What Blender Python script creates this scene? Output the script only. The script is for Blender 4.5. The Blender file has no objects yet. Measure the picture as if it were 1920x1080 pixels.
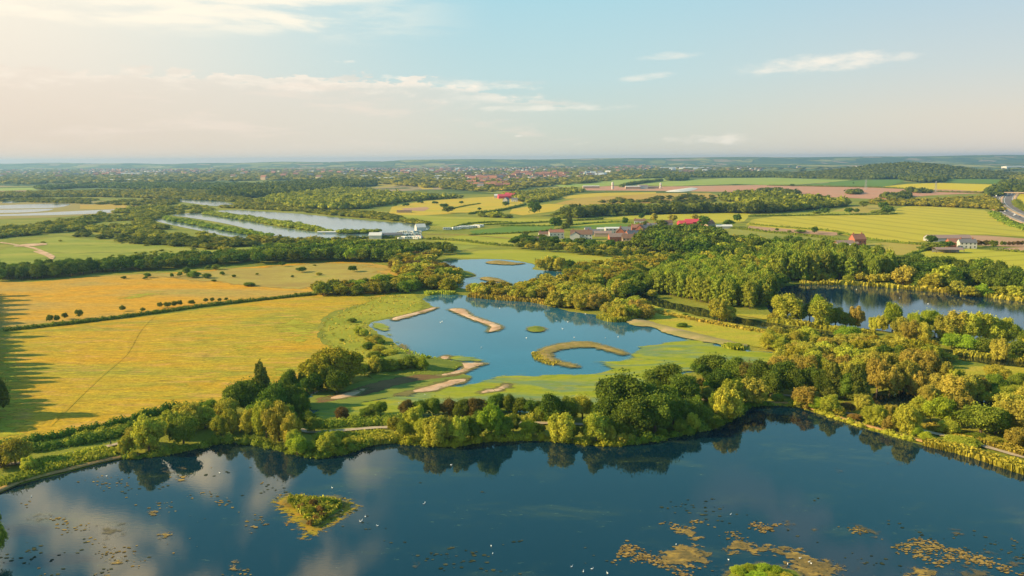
import bpy, bmesh, math, random
import numpy as np
from mathutils import Vector, Matrix
from mathutils.geometry import delaunay_2d_cdt, tessellate_polygon

random.seed(7); rng = np.random.default_rng(7)
S = bpy.context.scene
COL = S.collection
R = math.radians

# ------------------------------------------------------------------ camera
CAM_H, FPX, PITCH, ROLL = 80.0, 1478.0, 9.22, 0.35
cd = bpy.data.cameras.new('camera'); cam = bpy.data.objects.new('camera', cd); COL.objects.link(cam)
cd.sensor_width = 36.0; cd.lens = 36.0 * FPX / 1920.0
cd.clip_start = 0.5; cd.clip_end = 80000
CM = Matrix.Rotation(R(90 - PITCH), 3, 'X') @ Matrix.Rotation(R(-ROLL), 3, 'Z')
cam.matrix_world = Matrix.Translation((0, 0, CAM_H)) @ CM.to_4x4()
S.camera = cam
S.render.resolution_x, S.render.resolution_y = 1024, 576

# ------------------------------------------------------------------ exposure and sampling
S.view_settings.view_transform = 'Standard'; S.view_settings.look = 'None'
S.view_settings.exposure = 0.65; S.view_settings.gamma = 1.0
HAZE = 8.0e-5
S.render.engine = 'CYCLES'
S.cycles.use_denoising = True
S.cycles.max_bounces = 5; S.cycles.diffuse_bounces = 2; S.cycles.glossy_bounces = 2
S.cycles.transparent_max_bounces = 12; S.cycles.volume_bounces = 0
S.cycles.transmission_bounces = 1
S.cycles.sample_clamp_indirect = 6

# ------------------------------------------------------------------ sun
SUN_EL, SUN_AZ = 25.0, -93.0            # degrees; azimuth measured from +Y towards +X
sd = bpy.data.lights.new('sun', 'SUN'); sd.energy = 5.0; sd.angle = R(0.6); sd.color = (1.0, 0.79, 0.45)
sun = bpy.data.objects.new('sun', sd); COL.objects.link(sun)
sv = Vector((math.sin(R(SUN_AZ)) * math.cos(R(SUN_EL)), math.cos(R(SUN_AZ)) * math.cos(R(SUN_EL)), math.sin(R(SUN_EL))))
sun.rotation_euler = sv.to_track_quat('Z', 'Y').to_euler(); sun.location = (0, 0, 400)

# ------------------------------------------------------------------ node helper
class NT:
    def __init__(s, tree): s.t = tree; s.n = tree.nodes; s.l = tree.links
    def add(s, typ, **kw):
        nd = s.n.new(typ)
        for k, v in kw.items(): setattr(nd, k, v)
        return nd
    def put(s, nd, key, v):
        if v is None: return
        sock = nd.inputs[key]
        if isinstance(v, bpy.types.NodeSocket): s.l.new(v, sock)
        else:
            if isinstance(v, (tuple, list)) and len(v) == 3 and sock.type == 'RGBA': v = (*v, 1)
            sock.default_value = v
    def math(s, op, a, b=None, c=None, clamp=False):
        nd = s.add('ShaderNodeMath', operation=op, use_clamp=clamp)
        s.put(nd, 0, a); s.put(nd, 1, b); s.put(nd, 2, c)
        return nd.outputs[0]
    def mix(s, f, a, b, blend='MIX'):
        nd = s.add('ShaderNodeMix', data_type='RGBA', blend_type=blend); nd.clamp_factor = True
        s.put(nd, 0, f); s.put(nd, 6, a); s.put(nd, 7, b)
        return nd.outputs[2]
    def noise(s, vec, scale, detail=4, rough=0.55, dist=0.0):
        nd = s.add('ShaderNodeTexNoise'); s.put(nd, 'Vector', vec); s.put(nd, 'Scale', scale)
        s.put(nd, 'Detail', detail); s.put(nd, 'Roughness', rough); s.put(nd, 'Distortion', dist)
        return nd.outputs[0]
    def ramp(s, fac, stops, interp='LINEAR'):
        nd = s.add('ShaderNodeValToRGB'); cr = nd.color_ramp; cr.interpolation = interp
        while len(cr.elements) < len(stops): cr.elements.new(0.5)
        for e, (p, c) in zip(cr.elements, stops):
            e.position = p; e.color = (*c, 1) if len(c) == 3 else c
        s.put(nd, 0, fac); return nd.outputs[0]
    def sstep(s, v, a, b):
        nd = s.add('ShaderNodeMapRange', interpolation_type='SMOOTHSTEP')
        s.put(nd, 0, v); s.put(nd, 1, a); s.put(nd, 2, b); s.put(nd, 3, 0.0); s.put(nd, 4, 1.0)
        return nd.outputs[0]
    def vmul(s, vec, m):
        nd = s.add('ShaderNodeVectorMath', operation='MULTIPLY'); s.put(nd, 0, vec); s.put(nd, 1, m); return nd.outputs[0]

# ------------------------------------------------------------------ world
W = bpy.data.worlds.new('World'); S.world = W; W.use_nodes = True
w = NT(W.node_tree); w.n.clear()
sky = w.add('ShaderNodeTexSky', sky_type='NISHITA'); sky.sun_disc = False
sky.sun_elevation = R(SUN_EL); sky.sun_rotation = R(SUN_AZ); sky.altitude = 80; sky.air_density = 1.0; sky.dust_density = 1.5; sky.ozone_density = 1.2
tc = w.add('ShaderNodeTexCoord'); sep = w.add('ShaderNodeSeparateXYZ'); w.l.new(tc.outputs['Generated'], sep.inputs[0])
AZ = w.math('MULTIPLY', w.math('ARCTAN2', sep.outputs[0], sep.outputs[1]), 57.29578)      # degrees right of the view
EL = w.math('MULTIPLY', w.math('ARCSINE', sep.outputs[2]), 57.29578)
# hazy summer air: pale warm band over the horizon, creamier towards the sun
EN = w.math('DIVIDE', EL, 60.0, clamp=True)
grad = w.ramp(EN, [(0.0, (0.47, 0.45, 0.37)), (0.035, (0.41, 0.455, 0.40)), (0.095, (0.35, 0.47, 0.475)), (0.175, (0.285, 0.455, 0.50)), (0.26, (0.15, 0.43, 0.53)), (0.5, (0.09, 0.34, 0.46)), (0.75, (0.08, 0.20, 0.34)), (1.0, (0.06, 0.15, 0.26))])
lcol = w.ramp(EN, [(0.0, (0.53, 0.39, 0.27)), (0.035, (0.51, 0.415, 0.325)), (0.095, (0.60, 0.53, 0.44)), (0.175, (0.66, 0.60, 0.49)), (0.30, (0.42, 0.50, 0.55))])
side = w.math('SUBTRACT', 1.0, w.sstep(AZ, -36.0, 0.0))
side = w.math('MULTIPLY', side, w.math('SUBTRACT', 1.0, w.sstep(EL, 14.0, 24.0)))
grad = w.mix(side, grad, lcol)
rcol = w.ramp(EN, [(0.0, (0.53, 0.46, 0.385)), (0.045, (0.50, 0.46, 0.39)), (0.095, (0.41, 0.45, 0.44)), (0.175, (0.31, 0.42, 0.48)), (0.30, (0.17, 0.40, 0.53))])
rside = w.math('MULTIPLY', w.sstep(AZ, 2.0, 34.0), w.math('SUBTRACT', 1.0, w.sstep(EL, 14.0, 24.0)))
grad = w.mix(rside, grad, rcol)
nis = w.add('ShaderNodeVectorMath', operation='SCALE'); w.l.new(sky.outputs[0], nis.inputs[0]); nis.inputs['Scale'].default_value = 0.07
air = w.mix(0.92, nis.outputs[0], grad)
cc = w.add('ShaderNodeCombineXYZ'); w.put(cc, 0, w.math('MULTIPLY', AZ, 0.09)); w.put(cc, 1, w.math('MULTIPLY', EL, 0.55))
n1 = w.noise(cc.outputs[0], 1.3, 8, 0.6, 0.2)
cc2 = w.add('ShaderNodeCombineXYZ'); w.put(cc2, 0, w.math('MULTIPLY', AZ, 0.35)); w.put(cc2, 1, w.math('MULTIPLY', EL, 1.1)); w.put(cc2, 2, 3.3)
n2 = w.noise(cc2.outputs[0], 1.6, 8, 0.62, 0.1)
def box(a0, a1, e0, e1, sa, se):
    m = w.math('MULTIPLY', w.sstep(AZ, a0 - sa, a0 + sa), w.math('SUBTRACT', 1.0, w.sstep(AZ, a1 - sa, a1 + sa)))
    m = w.math('MULTIPLY', m, w.sstep(EL, e0 - se, e0 + se))
    return w.math('MULTIPLY', m, w.math('SUBTRACT', 1.0, w.sstep(EL, e1 - se, e1 + se)))
def blob(az, el, ra, re, n, lo, hi, slant=0.0):
    da = w.math('SUBTRACT', AZ, az)
    de = w.math('SUBTRACT', w.math('SUBTRACT', EL, el), w.math('MULTIPLY', da, slant))
    q = w.math('ADD', w.math('POWER', w.math('ABSOLUTE', w.math('DIVIDE', da, ra)), 2.0), w.math('POWER', w.math('ABSOLUTE', w.math('DIVIDE', de, re)), 2.0))
    v = w.math('SUBTRACT', w.math('ADD', 0.62, w.math('MULTIPLY', n, 1.0)), w.math('MULTIPLY', q, 0.55))
    return w.sstep(v, lo, hi)
clouds = None
def layer(air, mask, col, k):
    return w.mix(w.math('MULTIPLY', mask, k), air, col)
WHITE = (0.66, 0.60, 0.51)
# grey bank low on the left with a bright puffed top edge
top = w.math('ADD', 5.7, w.math('MULTIPLY', w.math('SUBTRACT', n2, 0.5), 3.4))
top = w.math('SUBTRACT', top, w.math('MULTIPLY', w.sstep(AZ, -10.0, 4.0), 1.6))
inb = w.math('SUBTRACT', 1.0, w.sstep(w.math('SUBTRACT', EL, top), -0.25, 0.12))
rng_b = w.math('SUBTRACT', 1.0, w.sstep(AZ, -12.0, 9.0))
rim = w.math('MULTIPLY', inb, w.sstep(w.math('SUBTRACT', EL, top), -1.2, -0.05))
air = layer(air, w.math('MULTIPLY', inb, rng_b), (0.55, 0.475, 0.40), 0.5)
air = layer(air, w.math('MULTIPLY', w.math('MULTIPLY', rim, rng_b), w.sstep(n1, 0.38, 0.6)), (0.66, 0.59, 0.50), 0.75)
streak = w.math('MULTIPLY', w.sstep(n1, 0.50, 0.66), box(-60, 6, 1.2, 5.6, 4, 0.8))
air = layer(air, streak, (0.60, 0.51, 0.43), 0.45)
# high veil, upper left
veil = w.math('MULTIPLY', w.sstep(w.math('ADD', n1, w.math('MULTIPLY', w.math('SUBTRACT', EL, 9.5), 0.05)), 0.38, 0.60), box(-80, -9, 8.4, 13.5, 8, 0.9))
air = layer(air, veil, (0.70, 0.63, 0.51), 0.8)
for (a, e, ra, re, lo, hi, k, sl) in [(20.8, 6.15, 8.2, 0.8, 0.75, 1.3, 0.8, 0.05), (10.8, 7.0, 3.0, 0.4, 0.8, 1.35, 0.5, 0.02), (9.6, 5.65, 3.4, 0.35, 0.8, 1.35, 0.5, 0.06),
                              (14.5, 1.35, 6.0, 0.6, 0.85, 1.3, 0.7, 0.0), (5.2, 1.2, 1.8, 0.25, 1.0, 1.3, 0.55, 0.1), (-11.5, 6.75, 1.8, 0.25, 0.95, 1.3, 0.7, 0.03),
                              (-8.3, 5.75, 1.9, 0.5, 0.95, 1.25, 0.85, -0.04), (-3.0, 5.2, 7.0, 0.6, 0.85, 1.3, 0.7, -0.03), (3.0, 3.6, 9.0, 0.4, 0.85, 1.3, 0.6, 0.0), (-1.0, 4.3, 6.0, 0.5, 0.85, 1.35, 0.5, 0.0),
                              (12.5, 2.4, 0.3, 0.1, 0.95, 1.2, 0.6, 0.0), (0.6, 1.7, 0.6, 0.14, 0.95, 1.2, 0.5, 0.0)]:
    air = layer(air, blob(a, e, ra, re, n2, lo, hi, sl), WHITE, k)
# tall bright clouds over the frame, which the lake mirrors
cc3 = w.add('ShaderNodeCombineXYZ'); w.put(cc3, 0, w.math('MULTIPLY', AZ, 0.16)); w.put(cc3, 1, w.math('MULTIPLY', EL, 0.20)); w.put(cc3, 2, 8.1)
n3 = w.noise(cc3.outputs[0], 1.0, 5, 0.5, 0.2)
hi = w.math('MULTIPLY', w.sstep(n3, 0.44, 0.66), box(-50, -11, 17.5, 34, 4.0, 2.0))
air = layer(air, hi, (1.7, 1.36, 0.82), 0.9)
hi2 = w.math('MULTIPLY', w.sstep(n3, 0.5, 0.62), box(14, 50, 22, 40, 4.0, 3.0))
air = layer(air, hi2, (0.42, 0.50, 0.58), 0.5)
bg = w.add('ShaderNodeBackground'); w.l.new(air, bg.inputs[0]); bg.inputs[1].default_value = 1.03
wo = w.add('ShaderNodeOutputWorld'); w.l.new(bg.outputs[0], wo.inputs[0])

# ------------------------------------------------------------------ picture <-> ground
def P(u, v, z=0.0):
    d = CM @ Vector(((u - 960) / FPX, -(v - 540) / FPX, -1.0))
    t = (z - CAM_H) / d.z
    return Vector((d.x * t, d.y * t, z))
CMi = CM.transposed()
def proj(p):
    c = CMi @ (Vector(p) - Vector((0, 0, CAM_H)))
    return 960 + FPX * c.x / -c.z, 540 - FPX * c.y / -c.z, -c.z
def px2m(n, u, v):
    return n * proj(P(u, v))[2] / FPX

def tag(o, label=None, cat=None, group=None, kind=None):
    if label: o['label'] = label
    if cat: o['category'] = cat
    if group: o['group'] = group
    if kind: o['kind'] = kind
    return o

def mesh_np(name, V, F, mat=None, attrs=None, smooth=False):
    """F: (n,3) or (n,4) array"""
    V = np.asarray(V, dtype=np.float32); F = np.asarray(F, dtype=np.int32)
    me = bpy.data.meshes.new(name)
    me.vertices.add(len(V)); me.vertices.foreach_set('co', V.ravel())
    k = F.shape[1]; me.loops.add(F.size); me.loops.foreach_set('vertex_index', F.ravel())
    me.polygons.add(len(F)); me.polygons.foreach_set('loop_start', np.arange(0, F.size, k, dtype=np.int32))
    if smooth: me.polygons.foreach_set('use_smooth', np.ones(len(F), dtype=bool))
    me.update(calc_edges=True)
    for an, av in (attrs or {}).items():
        a = me.attributes.new(an, 'FLOAT', 'POINT' if len(av) == len(V) else 'FACE'); a.data.foreach_set('value', np.asarray(av, dtype=np.float32))
    if mat: me.materials.append(mat)
    return me
def link(name, me, parent=None):
    o = bpy.data.objects.new(name, me); COL.objects.link(o)
    if parent: o.parent = parent
    return o

class MB:
    """collects boxes, prisms and tubes into one mesh"""
    def __init__(s): s.bm = bmesh.new()
    def box(s, c, d, rot=0.0, m=0):
        M = Matrix.Translation(c) @ Matrix.Rotation(rot, 4, 'Z') @ Matrix.Diagonal((*d, 1))
        g = bmesh.ops.create_cube(s.bm, size=1, matrix=M)
        for f in {f for v in g['verts'] for f in v.link_faces}: f.material_index = m
        return s
    def cone(s, c, r1, r2, h, seg=8, m=0, M=None):
        T = (M or Matrix.Identity(4)) @ Matrix.Translation((c[0], c[1], c[2] + h / 2))
        bmesh.ops.create_cone(s.bm, cap_ends=True, segments=seg, radius1=r1, radius2=max(r2, 1e-4), depth=h, matrix=T)
        return s
    def tube(s, a, b, r1, r2, seg=6):
        a = Vector(a); b = Vector(b); d = b - a
        T = Matrix.Translation((a + b) / 2) @ d.to_track_quat('Z', 'Y').to_matrix().to_4x4()
        bmesh.ops.create_cone(s.bm, cap_ends=True, segments=seg, radius1=r1, radius2=max(r2, 1e-4), depth=d.length, matrix=T)
        return s
    def ball(s, c, r, sub=1):
        M = Matrix.Translation(c) @ Matrix.Diagonal((*(r if isinstance(r, (tuple, list)) else (r, r, r)), 1))
        bmesh.ops.create_icosphere(s.bm, subdivisions=sub, radius=1, matrix=M); return s
    def gable(s, l, wd, z0, h, ov=0.3):
        """gable roof, ridge along x"""
        x = l / 2 + ov; y = wd / 2 + ov; t = 0.18; zz = z0 - ov * h / (wd / 2)
        vs = [s.bm.verts.new(p) for p in [(-x, -y, zz), (x, -y, zz), (x, 0, z0 + h), (-x, 0, z0 + h), (x, y, zz), (-x, y, zz),
                                         (-x, -y, zz + t), (x, -y, zz + t), (x, 0, z0 + h + t), (-x, 0, z0 + h + t), (x, y, zz + t), (-x, y, zz + t)]]
        for f in [(6, 7, 8, 9), (9, 8, 10, 11), (0, 3, 2, 1), (3, 5, 4, 2), (0, 1, 7, 6), (5, 11, 10, 4), (0, 6, 9, 3), (3, 9, 11, 5), (1, 2, 8, 7), (2, 4, 10, 8)]:
            s.bm.faces.new([vs[i] for i in f])
        return s
    def gable_wall(s, l, wd, h0, h):
        x = l / 2; y = wd / 2
        vs = [s.bm.verts.new(p) for p in [(-x, -y, 0), (x, -y, 0), (x, y, 0), (-x, y, 0), (-x, -y, h0), (x, -y, h0), (x, y, h0), (-x, y, h0), (-x, 0, h0 + h), (x, 0, h0 + h)]]
        for f in [(0, 1, 5, 4), (1, 2, 6, 9, 5), (2, 3, 7, 6), (3, 0, 4, 8, 7), (4, 5, 9, 8), (6, 7, 8, 9), (3, 2, 1, 0)]:
            s.bm.faces.new([vs[i] for i in f])
        return s
    def build(s, name, mat, parent=None, smooth=False):
        me = bpy.data.meshes.new(name); s.bm.normal_update(); s.bm.to_mesh(me); s.bm.free()
        if smooth:
            for p in me.polygons: p.use_smooth = True
        for m in (mat if isinstance(mat, (list, tuple)) else [mat]): me.materials.append(m)
        return link(name, me, parent)
def empty(name, loc=(0, 0, 0), rz=0.0):
    o = bpy.data.objects.new(name, None); COL.objects.link(o); o.location = loc; o.rotation_euler = (0, 0, rz); o.empty_display_size = 0.5
    return o
def copy_tree(o, parent=None):
    c = o.copy(); COL.objects.link(c); c.parent = parent
    for ch in list(o.children): copy_tree(ch, c)
    return c

# ------------------------------------------------------------------ materials
def pbr(name, col, rough=0.8, spec=0.3, var=0.0, metal=0.0):
    m = bpy.data.materials.new(name); m.use_nodes = True; t = NT(m.node_tree)
    b = m.node_tree.nodes['Principled BSDF']; t.put(b, 'Roughness', rough); t.put(b, 'Specular IOR Level', spec); t.put(b, 'Metallic', metal)
    if var:
        g = t.add('ShaderNodeNewGeometry'); n = t.noise(g.outputs['Position'], 0.9, 5, 0.6)
        oi = t.add('ShaderNodeObjectInfo')
        f = t.math('ADD', t.math('MULTIPLY', t.math('SUBTRACT', n, 0.5), 2 * var), t.math('MULTIPLY', t.math('SUBTRACT', oi.outputs['Random'], 0.5), var))
        hs = t.add('ShaderNodeHueSaturation'); t.put(hs, 'Color', (*col, 1)); t.put(hs, 'Value', t.math('ADD', 1.0, f)); t.l.new(hs.outputs[0], b.inputs['Base Color'])
    else: t.put(b, 'Base Color', (*col, 1))
    return m

def gmat(name, stops, scale=0.03, rot=0.0, stretch=1.0, fine=0.35, fscale=0.35, bump=0.25, feather=None, tram=None, patch=None, spec=0.1, detail=6):
    """ground cover: stops over large noise, fine mottling, soft irregular outline when feather=(width, noise amount, noise scale)"""
    m = bpy.data.materials.new(name); m.use_nodes = True; t = NT(m.node_tree)
    b = m.node_tree.nodes['Principled BSDF']; out = m.node_tree.nodes['Material Output']
    g = t.add('ShaderNodeNewGeometry')
    mp = t.add('ShaderNodeMapping'); t.l.new(g.outputs['Position'], mp.inputs[0]); mp.inputs['Rotation'].default_value = (0, 0, R(rot)); mp.inputs['Scale'].default_value = (1, stretch, 1)
    v = mp.outputs[0]
    n = t.noise(v, scale, detail, 0.6, 0.3)
    c = t.ramp(n, stops)
    if patch:
        for (pc, psc, lo, hi_, amt) in patch:
            pn = t.noise(v, psc, 5, 0.6, 0.5)
            c = t.mix(t.math('MULTIPLY', t.sstep(pn, lo, hi_), amt), c, pc)
    f1 = t.noise(v, fscale, 5, 0.7)
    f2 = t.noise(g.outputs['Position'], fscale * 5, 3, 0.6)
    val = t.math('ADD', 1.0, t.math('MULTIPLY', t.math('ADD', t.math('SUBTRACT', f1, 0.5), t.math('MULTIPLY', t.math('SUBTRACT', f2, 0.5), 0.6)), 2 * fine))
    if tram:
        (ang, gap, wd, dark) = tram
        sp = t.add('ShaderNodeSeparateXYZ'); mr = t.add('ShaderNodeMapping'); t.l.new(g.outputs['Position'], mr.inputs[0]); mr.inputs['Rotation'].default_value = (0, 0, R(ang)); t.l.new(mr.outputs[0], sp.inputs[0])
        x = t.math('ADD', sp.outputs[0], t.math('MULTIPLY', t.noise(g.outputs['Position'], 0.004, 1, 0.4), 40.0))
        q = t.math('ABSOLUTE', t.math('SUBTRACT', t.math('FRACT', t.math('DIVIDE', x, gap)), 0.5))
        ln = t.math('SUBTRACT', 1.0, t.sstep(t.math('ABSOLUTE', t.math('SUBTRACT', q, 0.06)), wd / gap * 0.3, wd / gap))
        val = t.math('MULTIPLY', val, t.math('SUBTRACT', 1.0, t.math('MULTIPLY', ln, dark)))
    hs = t.add('ShaderNodeHueSaturation'); t.put(hs, 'Color', c); t.put(hs, 'Value', val)
    t.l.new(hs.outputs[0], b.inputs['Base Color'])
    t.put(b, 'Roughness', 0.9); t.put(b, 'Specular IOR Level', spec)
    if bump:
        bp = t.add('ShaderNodeBump'); t.put(bp, 'Strength', bump); t.put(bp, 'Distance', 1.0); t.put(bp, 'Height', t.math('ADD', f1, t.math('MULTIPLY', f2, 0.3)))
        t.l.new(bp.outputs[0], b.inputs['Normal'])
    if feather:
        wd, amp, nsc = feather[:3]
        at = t.add('ShaderNodeAttribute', attribute_name='edge')
        fn = t.noise(v, nsc, 6, 0.65)
        e = t.math('ADD', t.math('MULTIPLY', t.math('DIVIDE', at.outputs['Fac'], wd, clamp=True), 0.95), t.math('MULTIPLY', t.math('SUBTRACT', fn, 0.5), amp))
        a = t.math('MULTIPLY', t.sstep(e, *(feather[3:5] if len(feather) > 3 else (0.35, 0.62))), t.math('GREATER_THAN', at.outputs['Fac'], 0.0001))
        if len(feather) > 5: a = t.math('MULTIPLY', a, feather[5])
        t.l.new(a, b.inputs['Alpha'])
    return m

def water_mat(name, body, rough=0.02, ripple=0.04, rscale=1.2, weed=None):
    m = bpy.data.materials.new(name); m.use_nodes = True; t = NT(m.node_tree)
    b = m.node_tree.nodes['Principled BSDF']
    g = t.add('ShaderNodeNewGeometry')
    n = t.noise(g.outputs['Position'], 0.012, 4, 0.55, 0.6)
    c = t.mix(t.sstep(n, 0.35, 0.7), body, tuple(x * 1.25 for x in body))
    if weed:
        mp = t.add('ShaderNodeMapping'); t.l.new(g.outputs['Position'], mp.inputs[0]); mp.inputs['Scale'].default_value = (0.6, 1.5, 1); mp.inputs['Rotation'].default_value = (0, 0, R(-18))
        wn = t.noise(mp.outputs[0], 0.045, 9, 0.72, 0.4)
        c = t.mix(t.math('MULTIPLY', t.sstep(wn, 0.52, 0.72), 0.7), c, weed)
        wn2 = t.noise(mp.outputs[0], 0.5, 6, 0.75, 0.2)
        c = t.mix(t.math('MULTIPLY', t.math('MULTIPLY', t.sstep(wn2, 0.58, 0.70), t.sstep(wn, 0.44, 0.56)), 0.7), c, tuple(x * 2.0 for x in weed))
    t.put(b, 'Base Color', c); t.put(b, 'Roughness', rough); t.put(b, 'IOR', 1.5); t.put(b, 'Specular IOR Level', 0.5)
    bp = t.add('ShaderNodeBump'); t.put(bp, 'Strength', ripple); t.put(bp, 'Distance', 0.2)
    mp2 = t.add('ShaderNodeMapping'); t.l.new(g.outputs['Position'], mp2.inputs[0]); mp2.inputs['Scale'].default_value = (0.5, 1.4, 1)
    t.put(bp, 'Height', t.noise(mp2.outputs[0], rscale, 3, 0.5)); t.l.new(bp.outputs[0], b.inputs['Normal'])
    return m

def leaf_mat(name, col, col2=None, vary=0.25, trans=0.25, huev=0.02):
    """col = main leaf colour, col2 = colour of some clumps; attribute v holds a random number per clump"""
    m = bpy.data.materials.new(name); m.use_nodes = True; t = NT(m.node_tree); t.n.clear()
    out = t.add('ShaderNodeOutputMaterial'); at = t.add('ShaderNodeAttribute', attribute_name='v'); oi = t.add('ShaderNodeObjectInfo')
    g = t.add('ShaderNodeNewGeometry')
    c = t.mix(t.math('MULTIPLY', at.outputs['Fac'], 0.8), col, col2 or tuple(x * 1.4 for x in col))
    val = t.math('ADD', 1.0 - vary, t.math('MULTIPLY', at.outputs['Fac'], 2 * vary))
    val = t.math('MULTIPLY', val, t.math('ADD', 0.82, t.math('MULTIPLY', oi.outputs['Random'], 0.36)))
    r2 = t.math('FRACT', t.math('MULTIPLY', oi.outputs['Random'], 7.31))
    pn = t.noise(g.outputs['Position'], 0.05, 3, 0.5)
    hs = t.add('ShaderNodeHueSaturation'); t.put(hs, 'Color', c); t.put(hs, 'Value', val)
    t.put(hs, 'Hue', t.math('ADD', 0.5, t.math('ADD', t.math('MULTIPLY', t.math('SUBTRACT', r2, 0.5), 2 * huev), t.math('MULTIPLY', t.math('SUBTRACT', pn, 0.5), huev * 2))))
    d = t.add('ShaderNodeBsdfDiffuse'); t.l.new(hs.outputs[0], d.inputs[0])
    tr = t.add('ShaderNodeBsdfTranslucent'); t.l.new(hs.outputs[0], tr.inputs[0])
    mx = t.add('ShaderNodeMixShader'); mx.inputs[0].default_value = trans; t.l.new(d.outputs[0], mx.inputs[1]); t.l.new(tr.outputs[0], mx.inputs[2])
    t.l.new(mx.outputs[0], out.inputs[0])
    return m

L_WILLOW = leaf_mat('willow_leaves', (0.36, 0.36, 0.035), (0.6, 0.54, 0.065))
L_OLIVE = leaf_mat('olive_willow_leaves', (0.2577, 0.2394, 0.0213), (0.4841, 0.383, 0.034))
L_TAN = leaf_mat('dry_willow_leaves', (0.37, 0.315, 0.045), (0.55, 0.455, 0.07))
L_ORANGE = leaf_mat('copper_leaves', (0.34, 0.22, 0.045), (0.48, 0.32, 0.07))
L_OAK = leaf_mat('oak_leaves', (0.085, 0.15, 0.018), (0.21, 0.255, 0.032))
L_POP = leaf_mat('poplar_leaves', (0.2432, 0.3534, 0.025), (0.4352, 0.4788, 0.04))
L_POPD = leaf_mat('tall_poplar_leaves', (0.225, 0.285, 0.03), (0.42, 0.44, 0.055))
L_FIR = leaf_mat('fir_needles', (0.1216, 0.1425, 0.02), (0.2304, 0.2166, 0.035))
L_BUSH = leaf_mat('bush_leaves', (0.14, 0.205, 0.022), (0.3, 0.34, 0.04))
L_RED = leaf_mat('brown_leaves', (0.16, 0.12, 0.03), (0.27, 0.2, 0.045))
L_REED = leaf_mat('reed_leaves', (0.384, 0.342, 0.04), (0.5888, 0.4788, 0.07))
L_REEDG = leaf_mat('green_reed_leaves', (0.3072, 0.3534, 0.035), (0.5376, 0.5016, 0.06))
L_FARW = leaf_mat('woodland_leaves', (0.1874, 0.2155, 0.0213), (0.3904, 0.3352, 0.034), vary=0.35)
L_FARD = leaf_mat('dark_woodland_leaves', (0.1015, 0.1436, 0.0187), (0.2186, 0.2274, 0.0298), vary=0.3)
BARK = pbr('bark', (0.16, 0.115, 0.075), 0.9, 0.1, 0.2)
# ------------------------------------------------------------------ polygons
def smooth_px(pts, n=5, closed=True):
    pts = [np.array(p, float) for p in pts]; out = []; N = len(pts)
    for i in range(N if closed else N - 1):
        if closed: p0, p1, p2, p3 = pts[i - 1], pts[i], pts[(i + 1) % N], pts[(i + 2) % N]
        else: p0, p1, p2, p3 = pts[max(i - 1, 0)], pts[i], pts[i + 1], pts[min(i + 2, N - 1)]
        for k in range(n):
            t = k / n
            out.append(0.5 * ((2 * p1) + (-p0 + p2) * t + (2 * p0 - 5 * p1 + 4 * p2 - p3) * t * t + (-p0 + 3 * p1 - 3 * p2 + p3) * t ** 3))
    if not closed: out.append(pts[-1])
    return [tuple(p) for p in out]
def wpoly(pts, n=4, sm=True, jit=0.0, seed=1):
    """picture outline -> ground outline (metres)"""
    q = smooth_px(pts, n) if sm else pts
    W_ = np.array([P(u, v)[:2] for u, v in q])
    if jit:
        W_ = densify(W_, jit * 1.5); r = np.random.default_rng(seed); ph = r.uniform(0, 6.28, 6)
        s = np.concatenate([[0], np.cumsum(np.linalg.norm(np.diff(W_, axis=0), axis=1))])
        W_ = W_ + np.stack([np.sin(s / (jit * 3.1) + ph[0]) + .7 * np.sin(s / (jit * 1.3) + ph[1]) , np.cos(s / (jit * 2.7) + ph[2]) + .7 * np.cos(s / (jit * 1.1) + ph[3])], 1) * jit * 0.45
    return W_
def densify(W_, step):
    out = []
    for i in range(len(W_)):
        a, b = W_[i], W_[(i + 1) % len(W_)]; k = max(1, int(np.linalg.norm(b - a) / step))
        for j in range(k): out.append(a + (b - a) * j / k)
    return np.array(out)
def inside(pt, poly):
    x, y = pt[:, 0], pt[:, 1]; r = np.zeros(len(pt), bool); n = len(poly); j = n - 1
    for i in range(n):
        xi, yi = poly[i]; xj, yj = poly[j]
        c = ((yi > y) != (yj > y)) & (x < (xj - xi) * (y - yi) / (yj - yi + 1e-12) + xi)
        r ^= c; j = i
    return r
def edgedist(pt, poly):
    d = np.full(len(pt), 1e9)
    for i in range(len(poly)):
        a = poly[i]; b = poly[(i + 1) % len(poly)]; ab = b - a; L = (ab @ ab) + 1e-12
        t = np.clip(((pt - a) @ ab) / L, 0, 1); q = a + t[:, None] * ab
        d = np.minimum(d, np.hypot(*(pt - q).T))
    return d
ZL = [0.02]
def nextz(step=0.0035): ZL[0] += step; return ZL[0]

def flat(name, pts, mat, z=None, sm=True, world=False, kind='structure', label=None, cat=None, n=4, jit=0.0):
    """plain ground sheet"""
    W_ = np.array(pts, float) if world else wpoly(pts, n, sm, jit)
    z = nextz() if z is None else z
    tri = tessellate_polygon([[Vector((*p, 0)) for p in W_]])
    V = np.column_stack([W_, np.full(len(W_), z)]); F = np.array(tri)
    c = np.cross(V[F[:, 1]] - V[F[:, 0]], V[F[:, 2]] - V[F[:, 0]])[:, 2]
    F[c < 0] = F[c < 0][:, ::-1]
    o = link(name, mesh_np(name, V, F, mat)); tag(o, label, cat, kind=kind); return o

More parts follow.
